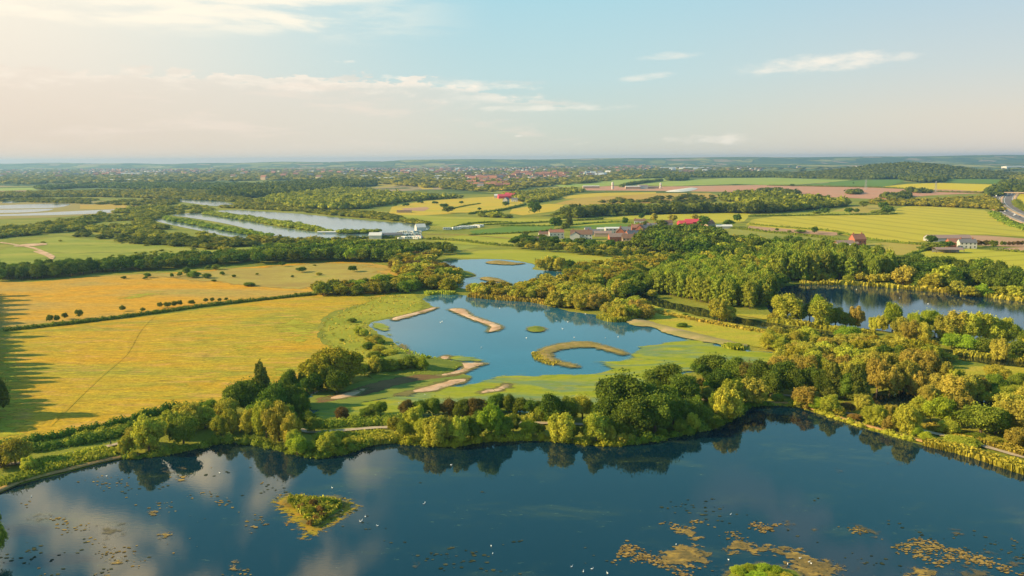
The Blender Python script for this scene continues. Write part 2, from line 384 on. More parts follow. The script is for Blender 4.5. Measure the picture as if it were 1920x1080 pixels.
def gridded(name, pts, mat, step, z=None, height=None, sm=True, world=False, kind='structure', label=None, cat=None, n=4, jit=0.0, smooth=True, rough=0.0):
    """ground sheet with inner points; carries the distance to its outline; height(e, x, y) raises it"""
    W_ = np.array(pts, float) if world else wpoly(pts, n, sm, jit)
    W_ = densify(W_, step * 1.2)
    lo, hi = W_.min(0), W_.max(0)
    gx, gy = np.meshgrid(np.arange(lo[0], hi[0], step), np.arange(lo[1], hi[1], step))
    g = np.stack([gx.ravel(), gy.ravel()], 1) + rng.uniform(-.3, .3, (gx.size, 2)) * step
    g = g[inside(g, W_)]; e = edgedist(g, W_); g = g[e > step * 0.35]
    allp = [Vector(p) for p in W_] + [Vector(p) for p in g]; nW = len(W_)
    res = delaunay_2d_cdt(allp, [(i, (i + 1) % nW) for i in range(nW)], [list(range(nW))], 1, 1e-4)
    v2 = np.array([tuple(p) for p in res[0]]); F = np.array([f for f in res[2] if len(f) == 3])
    e = edgedist(v2, W_); e[e < 1e-3] = 0
    z = nextz() if z is None else z
    zz = np.full(len(v2), z)
    if height: zz = z + height(e, v2[:, 0], v2[:, 1])
    c = np.cross(np.column_stack([v2[F[:, 1]] - v2[F[:, 0]], np.zeros(len(F))]), np.column_stack([v2[F[:, 2]] - v2[F[:, 0]], np.zeros(len(F))]))[:, 2]
    F[c < 0] = F[c < 0][:, ::-1]
    o = link(name, mesh_np(name, np.column_stack([v2, zz]), F, mat, {'edge': e}, smooth)); tag(o, label, cat, kind=kind); return o
def wav(x, y, s, seed=0):
    return (np.sin(x / s + seed) * np.cos(y / s * 1.3 + seed * 2.1) + .5 * np.sin(x / s * 2.3 + y / s * 1.7 + seed) + .3 * np.sin(y / s * 3.9 - x / s * 3.1)) / 1.8

def strip(name, pts, width, mat, z=None, h=0.0, kind='structure', label=None, cat=None, world=False, n=5):
    """path or bank along a line"""
    C = np.array(pts, float) if world else np.array([P(u, v)[:2] for u, v in smooth_px(pts, n, False)])
    T = np.gradient(C, axis=0); T /= np.linalg.norm(T, axis=1)[:, None] + 1e-9; N_ = np.stack([-T[:, 1], T[:, 0]], 1)
    z = nextz() if z is None else z
    wd = width if hasattr(width, '__len__') else np.full(len(C), width)
    wd = np.interp(np.linspace(0, 1, len(C)), np.linspace(0, 1, len(wd)), wd)
    wob = 1 + 0.12 * np.sin(np.arange(len(C)) * 1.7)
    if h:
        prof = [(-.5, -.1), (-.36, h * .8), (0, h), (.36, h * .8), (.5, -.1)]
    else: prof = [(-.5, 0), (.5, 0)]
    V = []
    for (o_, hz) in prof: V.append(np.column_stack([C + N_ * (wd * wob * o_)[:, None], np.full(len(C), z + hz)]))
    k = len(prof); L = len(C); V = np.concatenate(V); F = []
    for a in range(k - 1):
        for i in range(L - 1): F.append((a * L + i, a * L + i + 1, (a + 1) * L + i + 1, (a + 1) * L + i))
    F = np.array(F)[:, ::-1]
    o = link(name, mesh_np(name, V, F, mat)); tag(o, label, cat, kind=kind); return o

# ------------------------------------------------------------------ foliage
_b = bmesh.new(); bmesh.ops.create_icosphere(_b, subdivisions=1, radius=1); ICO_V = np.array([v.co[:] for v in _b.verts]); ICO_F = np.array([[v.index for v in f.verts] for f in _b.faces]); _b.free()
_b = bmesh.new(); bmesh.ops.create_icosphere(_b, subdivisions=2, radius=1); ICO2_V = np.array([v.co[:] for v in _b.verts]); ICO2_F = np.array([[v.index for v in f.verts] for f in _b.faces]); _b.free()
def unit(a): return a / (np.linalg.norm(a, axis=1)[:, None] + 1e-9)
def cards(pos, nrm, size, r, droop=0.0):
    """small leaf sprays: two bent triangles each"""
    n = len(pos); nrm = unit(nrm + r.normal(0, .55, (n, 3)))
    a = unit(np.cross(nrm, r.normal(0, 1, (n, 3)))); b = np.cross(nrm, a)
    s = size * r.uniform(.6, 1.35, n)[:, None]; k = r.uniform(.45, 1.0, n)[:, None]
    q = [pos - a * s * .5, pos - b * s * .5 * k + nrm * s * .12, pos + a * s * .5, pos + b * s * .5 * k - nrm * s * .1]
    V = np.stack(q, 1).reshape(-1, 3); i = np.arange(n)[:, None] * 4
    F = np.concatenate([i + [0, 1, 2], i + [0, 2, 3]], 1).reshape(-1, 3)
    return V, F
def foliage(lobes, n, size, seed, hull=.76, hull_shade_v=.25):
    r = np.random.default_rng(seed)
    c = np.array([l[0] for l in lobes], float); rad = np.array([l[1] for l in lobes], float); m = len(lobes)
    area = (rad[:, 0] * rad[:, 2]) ** 1.0; pick = r.choice(m, int(n * 1.9), p=area / area.sum())
    d = unit(r.normal(0, 1, (len(pick), 3))); d[:, 2] = np.where(d[:, 2] < -.45, -d[:, 2], d[:, 2])
    rf_ = r.uniform(.80, 1.16, len(pick)); rf_ = np.where(r.uniform(0, 1, len(pick)) < .12, rf_ * 1.28, rf_)
    pos = c[pick] + d * rad[pick] * rf_[:, None]
    keep = np.ones(len(pick), bool)
    for j in range(m):
        q = (pos - c[j]) / (rad[j] * .86); keep &= ((q * q).sum(1) > 1) | (pick == j)
    keep &= pos[:, 2] > .15
    pos, d, pick = pos[keep][:n], d[keep][:n], pick[keep][:n]
    V, F = cards(pos, d / rad[pick], size, r)
    lv = r.uniform(0, 1, m); v = np.repeat(.5 * lv[pick] + .5 * r.uniform(0, 1, len(pick)), 4)
    Vs, Fs, As = [V], [F], [v]; off = len(V)
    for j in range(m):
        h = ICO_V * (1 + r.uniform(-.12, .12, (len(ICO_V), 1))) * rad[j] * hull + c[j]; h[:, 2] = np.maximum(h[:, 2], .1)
        Vs.append(h); Fs.append(ICO_F + off); As.append(np.full(len(h), hull_shade_v + .3 * lv[j])); off += len(h)  # light-blocking inner hulls: low v puts the crown's inner shade into their colour
    return np.concatenate(Vs), np.concatenate(Fs), np.concatenate(As)
def norm_tree(V, rad=5., h=10.):
    s = np.ones(3); R_ = np.percentile(np.hypot(V[:, 0], V[:, 1]), 97); s[:2] = rad / R_; s[2] = h / np.percentile(V[:, 2], 99.7)
    return V * s
def lobes_for(kind, seed):
    r = np.random.default_rng(seed); L = []
    if kind in ('oak', 'bush'):
        z0 = 4.7 if kind == 'oak' else 4.4
        L.append(((0, 0, z0), (3.3, 3.3, 3.9)))
        for i in range(26):
            a = i * 2.4 + r.uniform(-.4, .4); q = r.uniform(-.75, 1) ; q = max(q, -.92)
            rr = math.sqrt(max(0, 1 - q * q)); k = r.uniform(.7, 1.2)
            s = r.uniform(.8, 2.1)
            L.append(((math.cos(a) * rr * 3.4 * k, math.sin(a) * rr * 3.4 * k, z0 + q * 3.2 * k - .2), (s, s * r.uniform(.85, 1.1), s * r.uniform(.75, .95))))
    elif kind == 'willow':
        L.append(((0, 0, 4.6), (2.7, 2.7, 3.6)))
        for i in range(30):
            a = i * 2.4 + r.uniform(-.5, .5); q = r.uniform(-.9, 1)
            rr = math.sqrt(max(0, 1 - q * q)); k = r.uniform(.75, 1.15); s = r.uniform(.8, 1.5)
            L.append(((math.cos(a) * rr * 3.4 * k, math.sin(a) * rr * 3.4 * k, 4.7 + q * 3.7 * k), (s, s, s * r.uniform(1.0, 1.5))))
    elif kind == 'poplar':
        L.append(((0, 0, 5.0), (2.3, 2.3, 4.2)))
        for i in range(34):
            a = i * 2.4 + r.uniform(-.5, .5); z = .8 + 8.0 * (i + r.uniform(0, 1)) / 34; env = 3.7 * math.sin(math.pi * min(1, (z + 1.6) / 12.2)) ** .6
            s = r.uniform(.75, 1.35)
            L.append(((math.cos(a) * env * r.uniform(.55, 1.05), math.sin(a) * env * r.uniform(.55, 1.05), z), (s, s, s * r.uniform(.5, .75))))
    elif kind == 'fir':
        for i in range(9):
            z = 1.4 + i * .95; e = 3.6 * (1 - i / 10.5) ** .8
            L.append(((0, 0, z), (e * .6, e * .6, 1.1)))
            for k in range(max(3, 7 - i // 2)):
                a = k * 6.283 / max(3, 7 - i // 2) + i * .7 + r.uniform(-.3, .3)
                L.append(((math.cos(a) * e * .75, math.sin(a) * e * .75, z - .1), (e * .42, e * .42, .75)))
    elif kind == 'small':
        L.append(((0, 0, 4.8), (3.0, 3.0, 3.8)))
        for i in range(8):
            a = i * 2.4; q = r.uniform(-.4, 1); rr = math.sqrt(1 - q * q) ; s = r.uniform(1.5, 2.3)
            L.append(((math.cos(a) * rr * 3, math.sin(a) * rr * 3, 5 + q * 3), (s, s, s)))
    return L
def trunk_mb(kind, seed, h=10.):
    r = random.Random(seed); b = MB()
    t = .32; top = h * .62
    b.tube((0, 0, -.6), (0, 0, h * .22), t * 1.25, t * .9, 8)
    b.tube((0, 0, h * .21), (r.uniform(-.3, .3), r.uniform(-.3, .3), top), t * .9, t * .35, 7)
    for i in range(7):
        a = i * 2.4 + r.uniform(-.4, .4); z = h * r.uniform(.18, .5)
        L_ = 3.0 if kind != 'poplar' else 1.6
        b.tube((0, 0, z), (math.cos(a) * L_, math.sin(a) * L_, z + r.uniform(1.3, 2.8)), t * .45, t * .12, 5)
    return b

SPEC = {  # species: (crown shape, leaves, object name, words for the label, category)
    'W': ('willow', L_WILLOW, 'willow_tree', 'yellow-green willow', 'willow'),
    'V': ('willow', L_OLIVE, 'willow_tree', 'olive green willow', 'willow'),
    'T': ('willow', L_TAN, 'willow_tree', 'golden tan willow', 'willow'),
    'N': ('willow', L_ORANGE, 'small_tree', 'orange-brown leaved tree', 'tree'),
    'O': ('oak', L_OAK, 'oak_tree', 'dark green broad oak', 'oak'),
    'G': ('oak', L_BUSH, 'broadleaf_tree', 'mid green round tree', 'tree'),
    'P': ('oak', L_POP, 'alder_tree', 'bright green tree', 'tree'),
    'L': ('poplar', L_POPD, 'poplar_tree', 'upright yellow-green poplar', 'poplar'),
    'C': ('fir', L_FIR, 'fir_tree', 'dark pointed fir', 'fir'),
    'B': ('bush', L_BUSH, 'bush', 'rounded green bush', 'bush'),
    'Y': ('bush', L_WILLOW, 'bush', 'yellow-green sallow bush', 'bush'),
    'D': ('bush', L_RED, 'bush', 'brown-leaved thorn bush', 'bush'),
}
LIB = {}
def lib(sp, lod, var):
    """shared crown and trunk meshes of a species"""
    key = (sp, lod, var)
    if key not in LIB:
        shp, mat = SPEC[sp][0], SPEC[sp][1]; seed = sum(map(ord, shp)) * 7 + var * 31
        n, sz = {0: (5200, .47), 1: (2200, .72), 2: (480, 1.3)}[lod]
        if shp == 'oak' and lod == 0: n = 6200
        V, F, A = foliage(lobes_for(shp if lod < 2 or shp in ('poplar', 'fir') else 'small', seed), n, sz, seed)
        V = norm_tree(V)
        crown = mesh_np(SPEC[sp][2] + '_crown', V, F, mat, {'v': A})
        tb = trunk_mb(shp, seed); tm = bpy.data.meshes.new(SPEC[sp][2] + '_trunk'); tb.bm.to_mesh(tm); tb.bm.free(); tm.materials.append(BARK)
        LIB[key] = (crown, tm)
    return LIB[key]
PLACED = []   # (object, look, place, u) for the labels
REQ = []
def put_tree(x, y, wd, h, sp, place, parts=None, group=None, z=0.0, lean=True):
    u, v, dep = proj((x, y, 0)); REQ.append(dict(x=x, y=y, wd=wd, h=h, sp=sp, place=place, parts=parts, group=group, z=z, u=u, v=v, dep=dep, rz=random.uniform(0, 6.28), k=random.uniform(.8, 1.2), var=random.randrange(5)))
def finish_trees(limit=285):
    """the trees of a kind that show largest become objects; the rest of that kind one mass"""
    by = {}
    for q in REQ: by.setdefault(SPEC[q['sp']][2], []).append(q)
    for nm, L in by.items():
        L.sort(key=lambda q: (0 if -40 < q['u'] < 1960 and q['v'] < 1150 else 1, -q['wd'] * q['h'] / q['dep'] ** 2))
        for q in L[:limit]: one_tree(nm, q)
        rest = L[limit:]
        if rest:
            Vs, Fs, As, Ms = [], [], [], []; off = 0
            mats = []
            for q in rest:
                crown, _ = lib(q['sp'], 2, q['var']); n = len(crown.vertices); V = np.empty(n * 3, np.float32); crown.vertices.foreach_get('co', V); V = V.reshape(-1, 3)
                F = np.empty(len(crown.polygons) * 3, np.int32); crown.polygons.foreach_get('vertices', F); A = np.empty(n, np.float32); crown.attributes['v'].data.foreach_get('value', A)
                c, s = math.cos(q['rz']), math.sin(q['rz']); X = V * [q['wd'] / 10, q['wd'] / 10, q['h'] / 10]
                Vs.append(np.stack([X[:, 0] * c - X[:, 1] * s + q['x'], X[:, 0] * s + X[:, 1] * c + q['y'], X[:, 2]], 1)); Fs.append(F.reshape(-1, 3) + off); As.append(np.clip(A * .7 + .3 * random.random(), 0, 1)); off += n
                m_ = SPEC[q['sp']][1]
                if m_ not in mats: mats.append(m_)
                Ms.append(np.full(len(F) // 3, mats.index(m_), np.int32))
            me = mesh_np(nm, np.concatenate(Vs), np.concatenate(Fs), None, {'v': np.concatenate(As)})
            for m_ in mats: me.materials.append(m_)
            me.polygons.foreach_set('material_index', np.concatenate(Ms)); o = link(nm, me)
            tag(o, 'remaining small far %ss filling the tree belts' % nm.replace('_', ' '), 'tree', kind='stuff')
def one_tree(nm, q):
    wd, h, sp, dep = q['wd'], q['h'], q['sp'], q['dep']
    lod = 0 if dep < 430 else (1 if dep < 620 else 2)
    crown, tm = lib(sp, lod, q['var']); parts = q['parts']
    if parts is None: parts = dep < 620
    sc = (wd / 10, wd / 10 * q['k'], h / 10)
    if parts:
        t = empty(nm, (q['x'], q['y'], q['z']), q['rz']); t.scale = sc
        link('trunk', tm, t); link('crown', crown, t)
    else:
        t = link(nm, crown); t.location = (q['x'], q['y'], q['z']); t.rotation_euler = (0, 0, q['rz']); t.scale = sc
    size = 'small ' if h < 6.5 and sp not in 'BYD' else ('tall ' if h > 14 and sp not in 'BYD' else ('low ' if h < 3.4 else ''))
    PLACED.append((t, size + SPEC[sp][3], q['place'], q['u']))
    t['category'] = SPEC[sp][4]; t['group'] = q['group'] or ('trees ' + q['place'])
def tree_px(u, v, wpx, hpx, sp, place, **k):
    p = P(u, v); dep = proj(p)[2]; s = dep / FPX
    p2 = p + Vector((p.x, p.y, 0)).normalized() * (wpx * s * .18)      # the crown's near edge overlaps its foot
    return put_tree(p2.x, p2.y, wpx * s * 1.12, max(1.2, hpx * s * 1.04), sp, place, **k)
def ordinal(n):
    w_ = ['first', 'second', 'third', 'fourth', 'fifth', 'sixth', 'seventh', 'eighth', 'ninth', 'tenth', 'eleventh', 'twelfth']
    if n <= 12: return w_[n - 1]
    return f"{n}{'th' if 10 <= n % 100 <= 20 else {1: 'st', 2: 'nd', 3: 'rd'}.get(n % 10, 'th')}"
def label_all():
    by = {}
    for t, look, place, u in PLACED: by.setdefault((look, place), []).append((u, t))
    for (look, place), L in by.items():
        L.sort(key=lambda p: p[0])
        for i, (_u, t) in enumerate(L):
            if len(L) == 1: t['label'] = f'{look} {place}'
            elif i == 0: t['label'] = f'{look} {place}, leftmost'
            elif i == len(L) - 1: t['label'] = f'{look} {place}, rightmost'
            else: t['label'] = f'{look} {place}, {ordinal(i + 1)}'

def hexpts(W_, s, seed=0, jit=.32, grow=0.0):
    """points spread through a ground outline; spacing s, growing with distance when grow > 0"""
    r = np.random.default_rng(seed + 11); lo, hi = W_.min(0), W_.max(0); out = []; y = lo[1] + s * .3; k = 0
    while y < hi[1]:
        q = max(s, y * grow); xs = np.arange(lo[0] + (k % 2) * q / 2, hi[0], q)
        if len(xs):
            p = np.stack([xs, np.full(len(xs), y)], 1) + r.uniform(-jit, jit, (len(xs), 2)) * q
            out.append(np.column_stack([p, np.full(len(xs), q)]))
        y += q * .87; k += 1
    p = np.concatenate(out); return p[inside(p[:, :2], W_)]
def belt(place, pts, mix, s, wr, hr, seed=0, sm=True, thin=0.0):
    """individual trees through a belt; mix = string of species letters, repeated for weight"""
    r = random.Random(seed); W_ = wpoly(pts, 3, sm)
    for x, y, q in hexpts(W_, s, seed):
        if r.random() < thin: continue
        put_tree(x, y, r.uniform(*wr), r.uniform(*hr), r.choice(mix), place)

# merged far woods
def far_proto(kind, seed, ncard, csz):
    r = np.random.default_rng(seed)
    h = ICO_V * (1 + r.uniform(-.16, .16, (len(ICO_V), 1)))
    asp = {'round': (1., 1., 1.), 'tall': (.8, .8, 1.2)}[kind]
    d = unit(r.normal(0, 1, (ncard, 3))); d[:, 2] = np.abs(d[:, 2]) - .25; d = unit(d)
    V, F = cards(d * (1 + r.uniform(-.05, .16, (ncard, 1))), d, csz, r)
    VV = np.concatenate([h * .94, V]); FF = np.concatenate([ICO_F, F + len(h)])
    A = np.concatenate([np.full(len(h), .35), np.repeat(r.uniform(0, 1, ncard), 4)])  # core gets a low v, its inner shade painted in
    VV = VV * asp * np.array([.5, .5, .5]) + [0, 0, .5]; VV[:, 2] = np.maximum(VV[:, 2], 0)
    return VV, FF, A
PROT = {k: [far_proto('round', 5 + i, n, c) for i in range(5)] for k, (n, c) in {'m': (70, .52), 'f': (26, .75), 'x': (8, .9)}.items()}
def woods(name, polys, mat, label, s=9., hr=(7, 11), grow=.0, seed=0, thin=0.0, lod=None, hfun=None, wk=1.25, sm=True, kind='stuff', cat='woodland', clump=0.0, low=True):
    r = np.random.default_rng(seed); pts = []
    for i, pl in enumerate(polys): pts.append(hexpts(wpoly(pl, 3, sm) if not isinstance(pl, np.ndarray) else pl, s, seed + i, grow=grow))
    if not hfun and low:
        kept = []
        for i, q in enumerate(pts):
            W2 = wpoly(polys[i], 3, sm); f = 80.0 / (80.0 - (hr[0] + hr[1]) * .42); kk = q[inside(q[:, :2] * f, W2)]; kept.append(kk if len(kk) > .4 * len(q) else q)
        pts = kept
    p = np.concatenate(pts)
    if thin: p = p[r.uniform(0, 1, len(p)) > thin]
    if clump:
        c_ = wav(p[:, 0], p[:, 1] * .6, 37., seed) + r.uniform(-.35, .35, len(p)); p = p[c_ > clump]
    Vs, Fs, As = [], [], []; off = 0
    for L_ in ('m', 'f', 'x'):
        d = p[:, 1]; sel = (d < 1300) if L_ == 'm' else ((d >= 1300) & (d < 2900) if L_ == 'f' else d >= 2900)
        if lod: sel = np.full(len(p), L_ == lod)
        q = p[sel]; pr = PROT[L_]
        if not len(q): continue
        w_ = q[:, 2] * wk * r.uniform(.7, 1.25, len(q)); h_ = r.uniform(hr[0], hr[1], len(q)) * np.clip(w_ / (s * wk), .8, 1.5)
        a = r.uniform(0, 6.28, len(q)); z0 = hfun(q[:, 0], q[:, 1]) if hfun else np.zeros(len(q)); which = r.integers(0, 5, len(q)); tv = r.uniform(0, 1, len(q))
        for k in range(5):
            m = which == k; V, F, A = pr[k]; n = int(m.sum())
            if not n: continue
            ca, sa = np.cos(a[m])[:, None], np.sin(a[m])[:, None]
            X = (V[:, 0] * ca - V[:, 1] * sa) * w_[m][:, None] + q[m, 0][:, None]; Y = (V[:, 0] * sa + V[:, 1] * ca) * w_[m][:, None] + q[m, 1][:, None]
            Z = V[:, 2][None] * h_[m][:, None] + z0[m][:, None]
            Vs.append(np.stack([X, Y, Z], 2).reshape(-1, 3)); Fs.append((F[None] + (np.arange(n) * len(V))[:, None, None] + off).reshape(-1, 3))
            As.append((.45 * A[None] + .55 * tv[m][:, None]).ravel()); off += n * len(V)
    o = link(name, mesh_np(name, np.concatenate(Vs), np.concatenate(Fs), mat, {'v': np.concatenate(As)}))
    tag(o, label, cat, kind=kind); return o

def hedge(name, pts, wd, h, mat, label, cat='hedge', size=.7, dens=5.0, gap=0.0, seed=0, group=None, world=False, kind=None, bumpy=.35):
    """clipped or wild hedge: leaf sprays over a chain of lobes"""
    r = np.random.default_rng(seed); C = np.array(pts, float) if world else np.array([P(u, v)[:2] for u, v in smooth_px(pts, 4, False)])
    seg = np.linalg.norm(np.diff(C, axis=0), axis=1); s = np.concatenate([[0], np.cumsum(seg)]); L_ = s[-1]; n = max(2, int(L_ / (wd * .5)))
    t = np.linspace(0, L_, n); c = np.stack([np.interp(t, s, C[:, 0]), np.interp(t, s, C[:, 1])], 1) + r.normal(0, wd * .09, (n, 2))
    keep = r.uniform(0, 1, n) >= gap; c = c[keep]; n = len(c)
    hh = h * r.uniform(1 - bumpy, 1 + bumpy * .6, n); ww = wd * r.uniform(.8, 1.15, n)
    k = max(3, int(dens * wd * h / size ** 2 / 2)); d = unit(r.normal(0, 1, (n, k, 3)).reshape(-1, 3)); d[:, 2] = np.abs(d[:, 2])
    rad = np.stack([ww * .5, ww * .5, hh], 1); rr = np.repeat(rad, k, 0); pos = np.repeat(np.column_stack([c, np.zeros(n)]), k, 0) + d * rr * r.uniform(.9, 1.1, (n * k, 1))
    V, F = cards(pos, d, size, r); A = np.repeat(.5 * np.repeat(r.uniform(0, 1, n), k) + .5 * r.uniform(0, 1, n * k), 4)
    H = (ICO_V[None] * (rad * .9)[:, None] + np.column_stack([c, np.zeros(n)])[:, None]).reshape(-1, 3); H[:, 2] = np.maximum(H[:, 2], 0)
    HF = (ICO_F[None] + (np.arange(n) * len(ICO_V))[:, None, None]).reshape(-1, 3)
    VV = np.concatenate([V, H]); FF = np.concatenate([F, HF + len(V)]); AA = np.concatenate([A, np.full(len(H), .3)])  # hull under the sprays coloured darker to stand for inner shade
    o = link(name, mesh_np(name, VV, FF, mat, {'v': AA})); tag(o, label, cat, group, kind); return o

def blades(name, W_, n, h, wd, mat, label, seed=0, z=0.0, kind='stuff', cat='reeds'):
    """upright reed and tall-grass sprays through a ground outline"""
    r = np.random.default_rng(seed); lo, hi = W_.min(0), W_.max(0); p = r.uniform(lo, hi, (n * 6, 2)); p = p[inside(p, W_)][:n]; n = len(p)
    a = r.uniform(0, 3.14, n); hh = h * r.uniform(.5, 1.25, n) * (1 + .3 * wav(p[:, 0], p[:, 1], 4.0)); w_ = wd * r.uniform(.6, 1.3, n)
    dx = np.stack([np.cos(a), np.sin(a)], 1) * w_[:, None] * .5; ln = r.normal(0, .18, (n, 2)) * hh[:, None]
    z0 = np.full(n, z)
    q = [np.column_stack([p - dx, z0]), np.column_stack([p + dx, z0]), np.column_stack([p + dx * 1.2 + ln, z0 + hh * r.uniform(.8, 1, n)]), np.column_stack([p - dx * 1.2 + ln, z0 + hh])]
    V = np.stack(q, 1).reshape(-1, 3); i = np.arange(n)[:, None] * 4; F = np.concatenate([i + [0, 1, 2], i + [0, 2, 3]], 1).reshape(-1, 3)
    o = link(name, mesh_np(name, V, F, mat, {'v': np.repeat(r.uniform(0, 1, n), 4)})); tag(o, label, cat, kind=kind); return o
def band(pts, wd, world=False):
    """outline of given width (metres) round a picture line"""
    C = np.array(pts, float) if world else np.array([P(u, v)[:2] for u, v in smooth_px(pts, 4, False)])
    T = np.gradient(C, axis=0); T /= np.linalg.norm(T, axis=1)[:, None] + 1e-9; N_ = np.stack([-T[:, 1], T[:, 0]], 1)
    return np.concatenate([C + N_ * wd / 2, (C - N_ * wd / 2)[::-1]])

def pads(name, W_, n, size, mat, label, seed=0, z=.09, s=9.0, thr=.3):
    """loose floating leaves and scum: flat five-sided flecks gathered in drifts"""
    r = np.random.default_rng(seed); lo, hi = W_.min(0), W_.max(0); p = r.uniform(lo, hi, (n * 12, 2)); p = p[inside(p, W_)]
    k = wav(p[:, 0], p[:, 1] * 1.6, s, seed) + .6 * wav(p[:, 0] + 7, p[:, 1], s * .31, seed + 2) + r.normal(0, .16, len(p)); p = p[k > thr][:n]; n = len(p)
    a = r.uniform(0, 6.28, n)[:, None] + np.arange(5)[None] * 1.2566; q = size * r.uniform(.3, 1.3, n)[:, None] * r.uniform(.6, 1.2, (n, 5))
    V = np.stack([p[:, :1] + np.cos(a) * q * 1.5, p[:, 1:] + np.sin(a) * q, z + r.uniform(0, .02, (n, 1)) + 0 * a], 2).reshape(-1, 3); i = np.arange(n)[:, None] * 5
    F = np.concatenate([i + [0, 1, 2], i + [0, 2, 3], i + [0, 3, 4]], 1).reshape(-1, 3)
    o = link(name, mesh_np(name, V, F, mat, {'v': np.repeat(r.uniform(0, 1, n), 5)})); tag(o, label, 'water weed', kind='stuff'); return o
# ================================================================== GROUND
M_GROUND = gmat('rough_grass', [(0.3, (0.17, 0.20, 0.025)), (0.5, (0.25, 0.26, 0.03)), (0.68, (0.36, 0.31, 0.045))], 0.012, 8, 2.0, fine=.4, fscale=.3, bump=.5)
flat('ground', [(-9000, -500), (9000, -500), (9000, 12500), (-9000, 12500)], M_GROUND, z=0.0, world=True, sm=False, label='rough green grassland spread between the lakes and fields', cat='ground')
# far farmland: patchwork of fields
m = bpy.data.materials.new('far_fields'); m.use_nodes = True; t = NT(m.node_tree); b = m.node_tree.nodes['Principled BSDF']
g = t.add('ShaderNodeNewGeometry'); mp = t.add('ShaderNodeMapping'); t.l.new(g.outputs['Position'], mp.inputs[0]); mp.inputs['Rotation'].default_value = (0, 0, .3); mp.inputs['Scale'].default_value = (1, .62, 1)
vo = t.add('ShaderNodeTexVoronoi'); t.l.new(mp.outputs[0], vo.inputs['Vector']); vo.inputs['Scale'].default_value = 1 / 230.
sp_ = t.add('ShaderNodeSeparateColor'); t.l.new(vo.outputs['Color'], sp_.inputs[0])
c = t.ramp(sp_.outputs[0], [(0, (0.12, 0.16, 0.03)), (.25, (0.16, 0.19, 0.04)), (.42, (0.26, 0.27, 0.05)), (.58, (0.14, 0.18, 0.04)), (.72, (0.38, 0.34, 0.08)), (.88, (0.42, 0.31, 0.16))], 'CONSTANT')
vd = t.add('ShaderNodeTexVoronoi', feature='DISTANCE_TO_EDGE'); t.l.new(mp.outputs[0], vd.inputs['Vector']); vd.inputs['Scale'].default_value = 1 / 230.
c = t.mix(t.sstep(t.math('ADD', vd.outputs[0], t.math('MULTIPLY', t.noise(g.outputs['Position'], .02, 4), .03)), .035, .05), (0.06, 0.10, 0.025), c)
wd_ = t.noise(g.outputs['Position'], .0022, 6, .62)
c = t.mix(t.sstep(wd_, .50, .60), c, (0.075, 0.115, 0.03))
t.l.new(c, b.inputs['Base Color']); t.put(b, 'Roughness', .95); t.put(b, 'Specular IOR Level', .05)
M_FAR = m
flat('farmland', [(-8900, 1900), (8900, 1900), (8900, 12400), (-8900, 12400)], M_FAR, z=0.035, world=True, sm=False, label='hazy patchwork of far fields and woods below the horizon', cat='farmland')

# horizon ridges
def ridge(name, x0, x1, y0, y1, hmax, seed, label, mat=None, nx=90, ny=14, prof=None):
    X, Y = np.meshgrid(np.linspace(x0, x1, nx), np.linspace(y0, y1, ny)); tx = (X - x0) / (x1 - x0); ty = (Y - y0) / (y1 - y0)
    env = np.sin(np.pi * np.clip(ty, 0, 1)) * np.clip(np.sin(np.pi * tx) * 3, 0, 1)
    Z = (prof(tx) if prof else (hmax * (.80 + .10 * np.sin(tx * 9 + seed) + .05 * np.sin(tx * 23 + seed * 2) + .05 * np.sin(tx * 61)))) * env - 1 * (1 - env)
    V = np.stack([X, Y, Z], 2).reshape(-1, 3); F = np.array([(j * nx + i, j * nx + i + 1, (j + 1) * nx + i + 1, (j + 1) * nx + i) for j in range(ny - 1) for i in range(nx - 1)])
    o = link(name, mesh_np(name, V, F, mat or M_FAR, smooth=True)); tag(o, label, 'hills', kind='structure'); return o
ridge('hills', -8500, 1500, 9200, 12300, 90, 1, 'low blue ridge along the left half of the horizon')
ridge('hills', -2600, 8500, 9000, 12300, 92, 2.2, 'low blue ridge along the right half of the horizon', prof=lambda t: 90 + 14 * t + 4 * np.sin(t * 17) + 3 * np.sin(t * 41))
ridge('hills', 900, 6500, 6500, 8600, 30, 4.0, 'nearer farmed ridge under the right horizon')
ridge('hills', -3800, 600, 6900, 8800, 24, 0.4, 'nearer wooded ridge under the left horizon')

# ================================================================== WATER
M_W1 = water_mat('lake_water', (0.002, 0.018, 0.030), 0.02, 0.02, 1.4, weed=(0.045, 0.065, 0.025))
M_W2 = water_mat('shallow_lake_water', (0.022, 0.115, 0.165), 0.03, 0.05, 1.0)
M_W3 = water_mat('river_water', (0.012, 0.020, 0.012), 0.02, 0.04, 1.0)
M_W4 = water_mat('pool_water', (0.12, 0.19, 0.21), 0.10, 0.15, .5)
SHORE1 = [(-60, 945), (0, 925), (40, 908), (120, 888), (215, 864), (262, 858), (330, 850), (420, 830), (480, 835), (540, 850), (590, 858), (640, 852), (690, 836), (760, 830), (800, 836), (850, 838), (900, 830), (960, 826), (1040, 828), (1100, 834), (1160, 836), (1220, 828), (1290, 814), (1350, 797), (1385, 775), (1400, 764), (1440, 761), (1490, 763), (1550, 781), (1600, 797), (1650, 812), (1720, 832), (1800, 851), (1860, 869), (1920, 889), (2100, 940)]
sh = [P(u, v)[:2] for u, v in smooth_px(SHORE1, 4, False)]
lake1 = [tuple(p) for p in sh] + [(260, 60), (200, -150), (-220, -150), (-215, 60)]
flat('lake', lake1, M_W1, world=True, label='large dark blue lake filling the foreground', cat='lake')
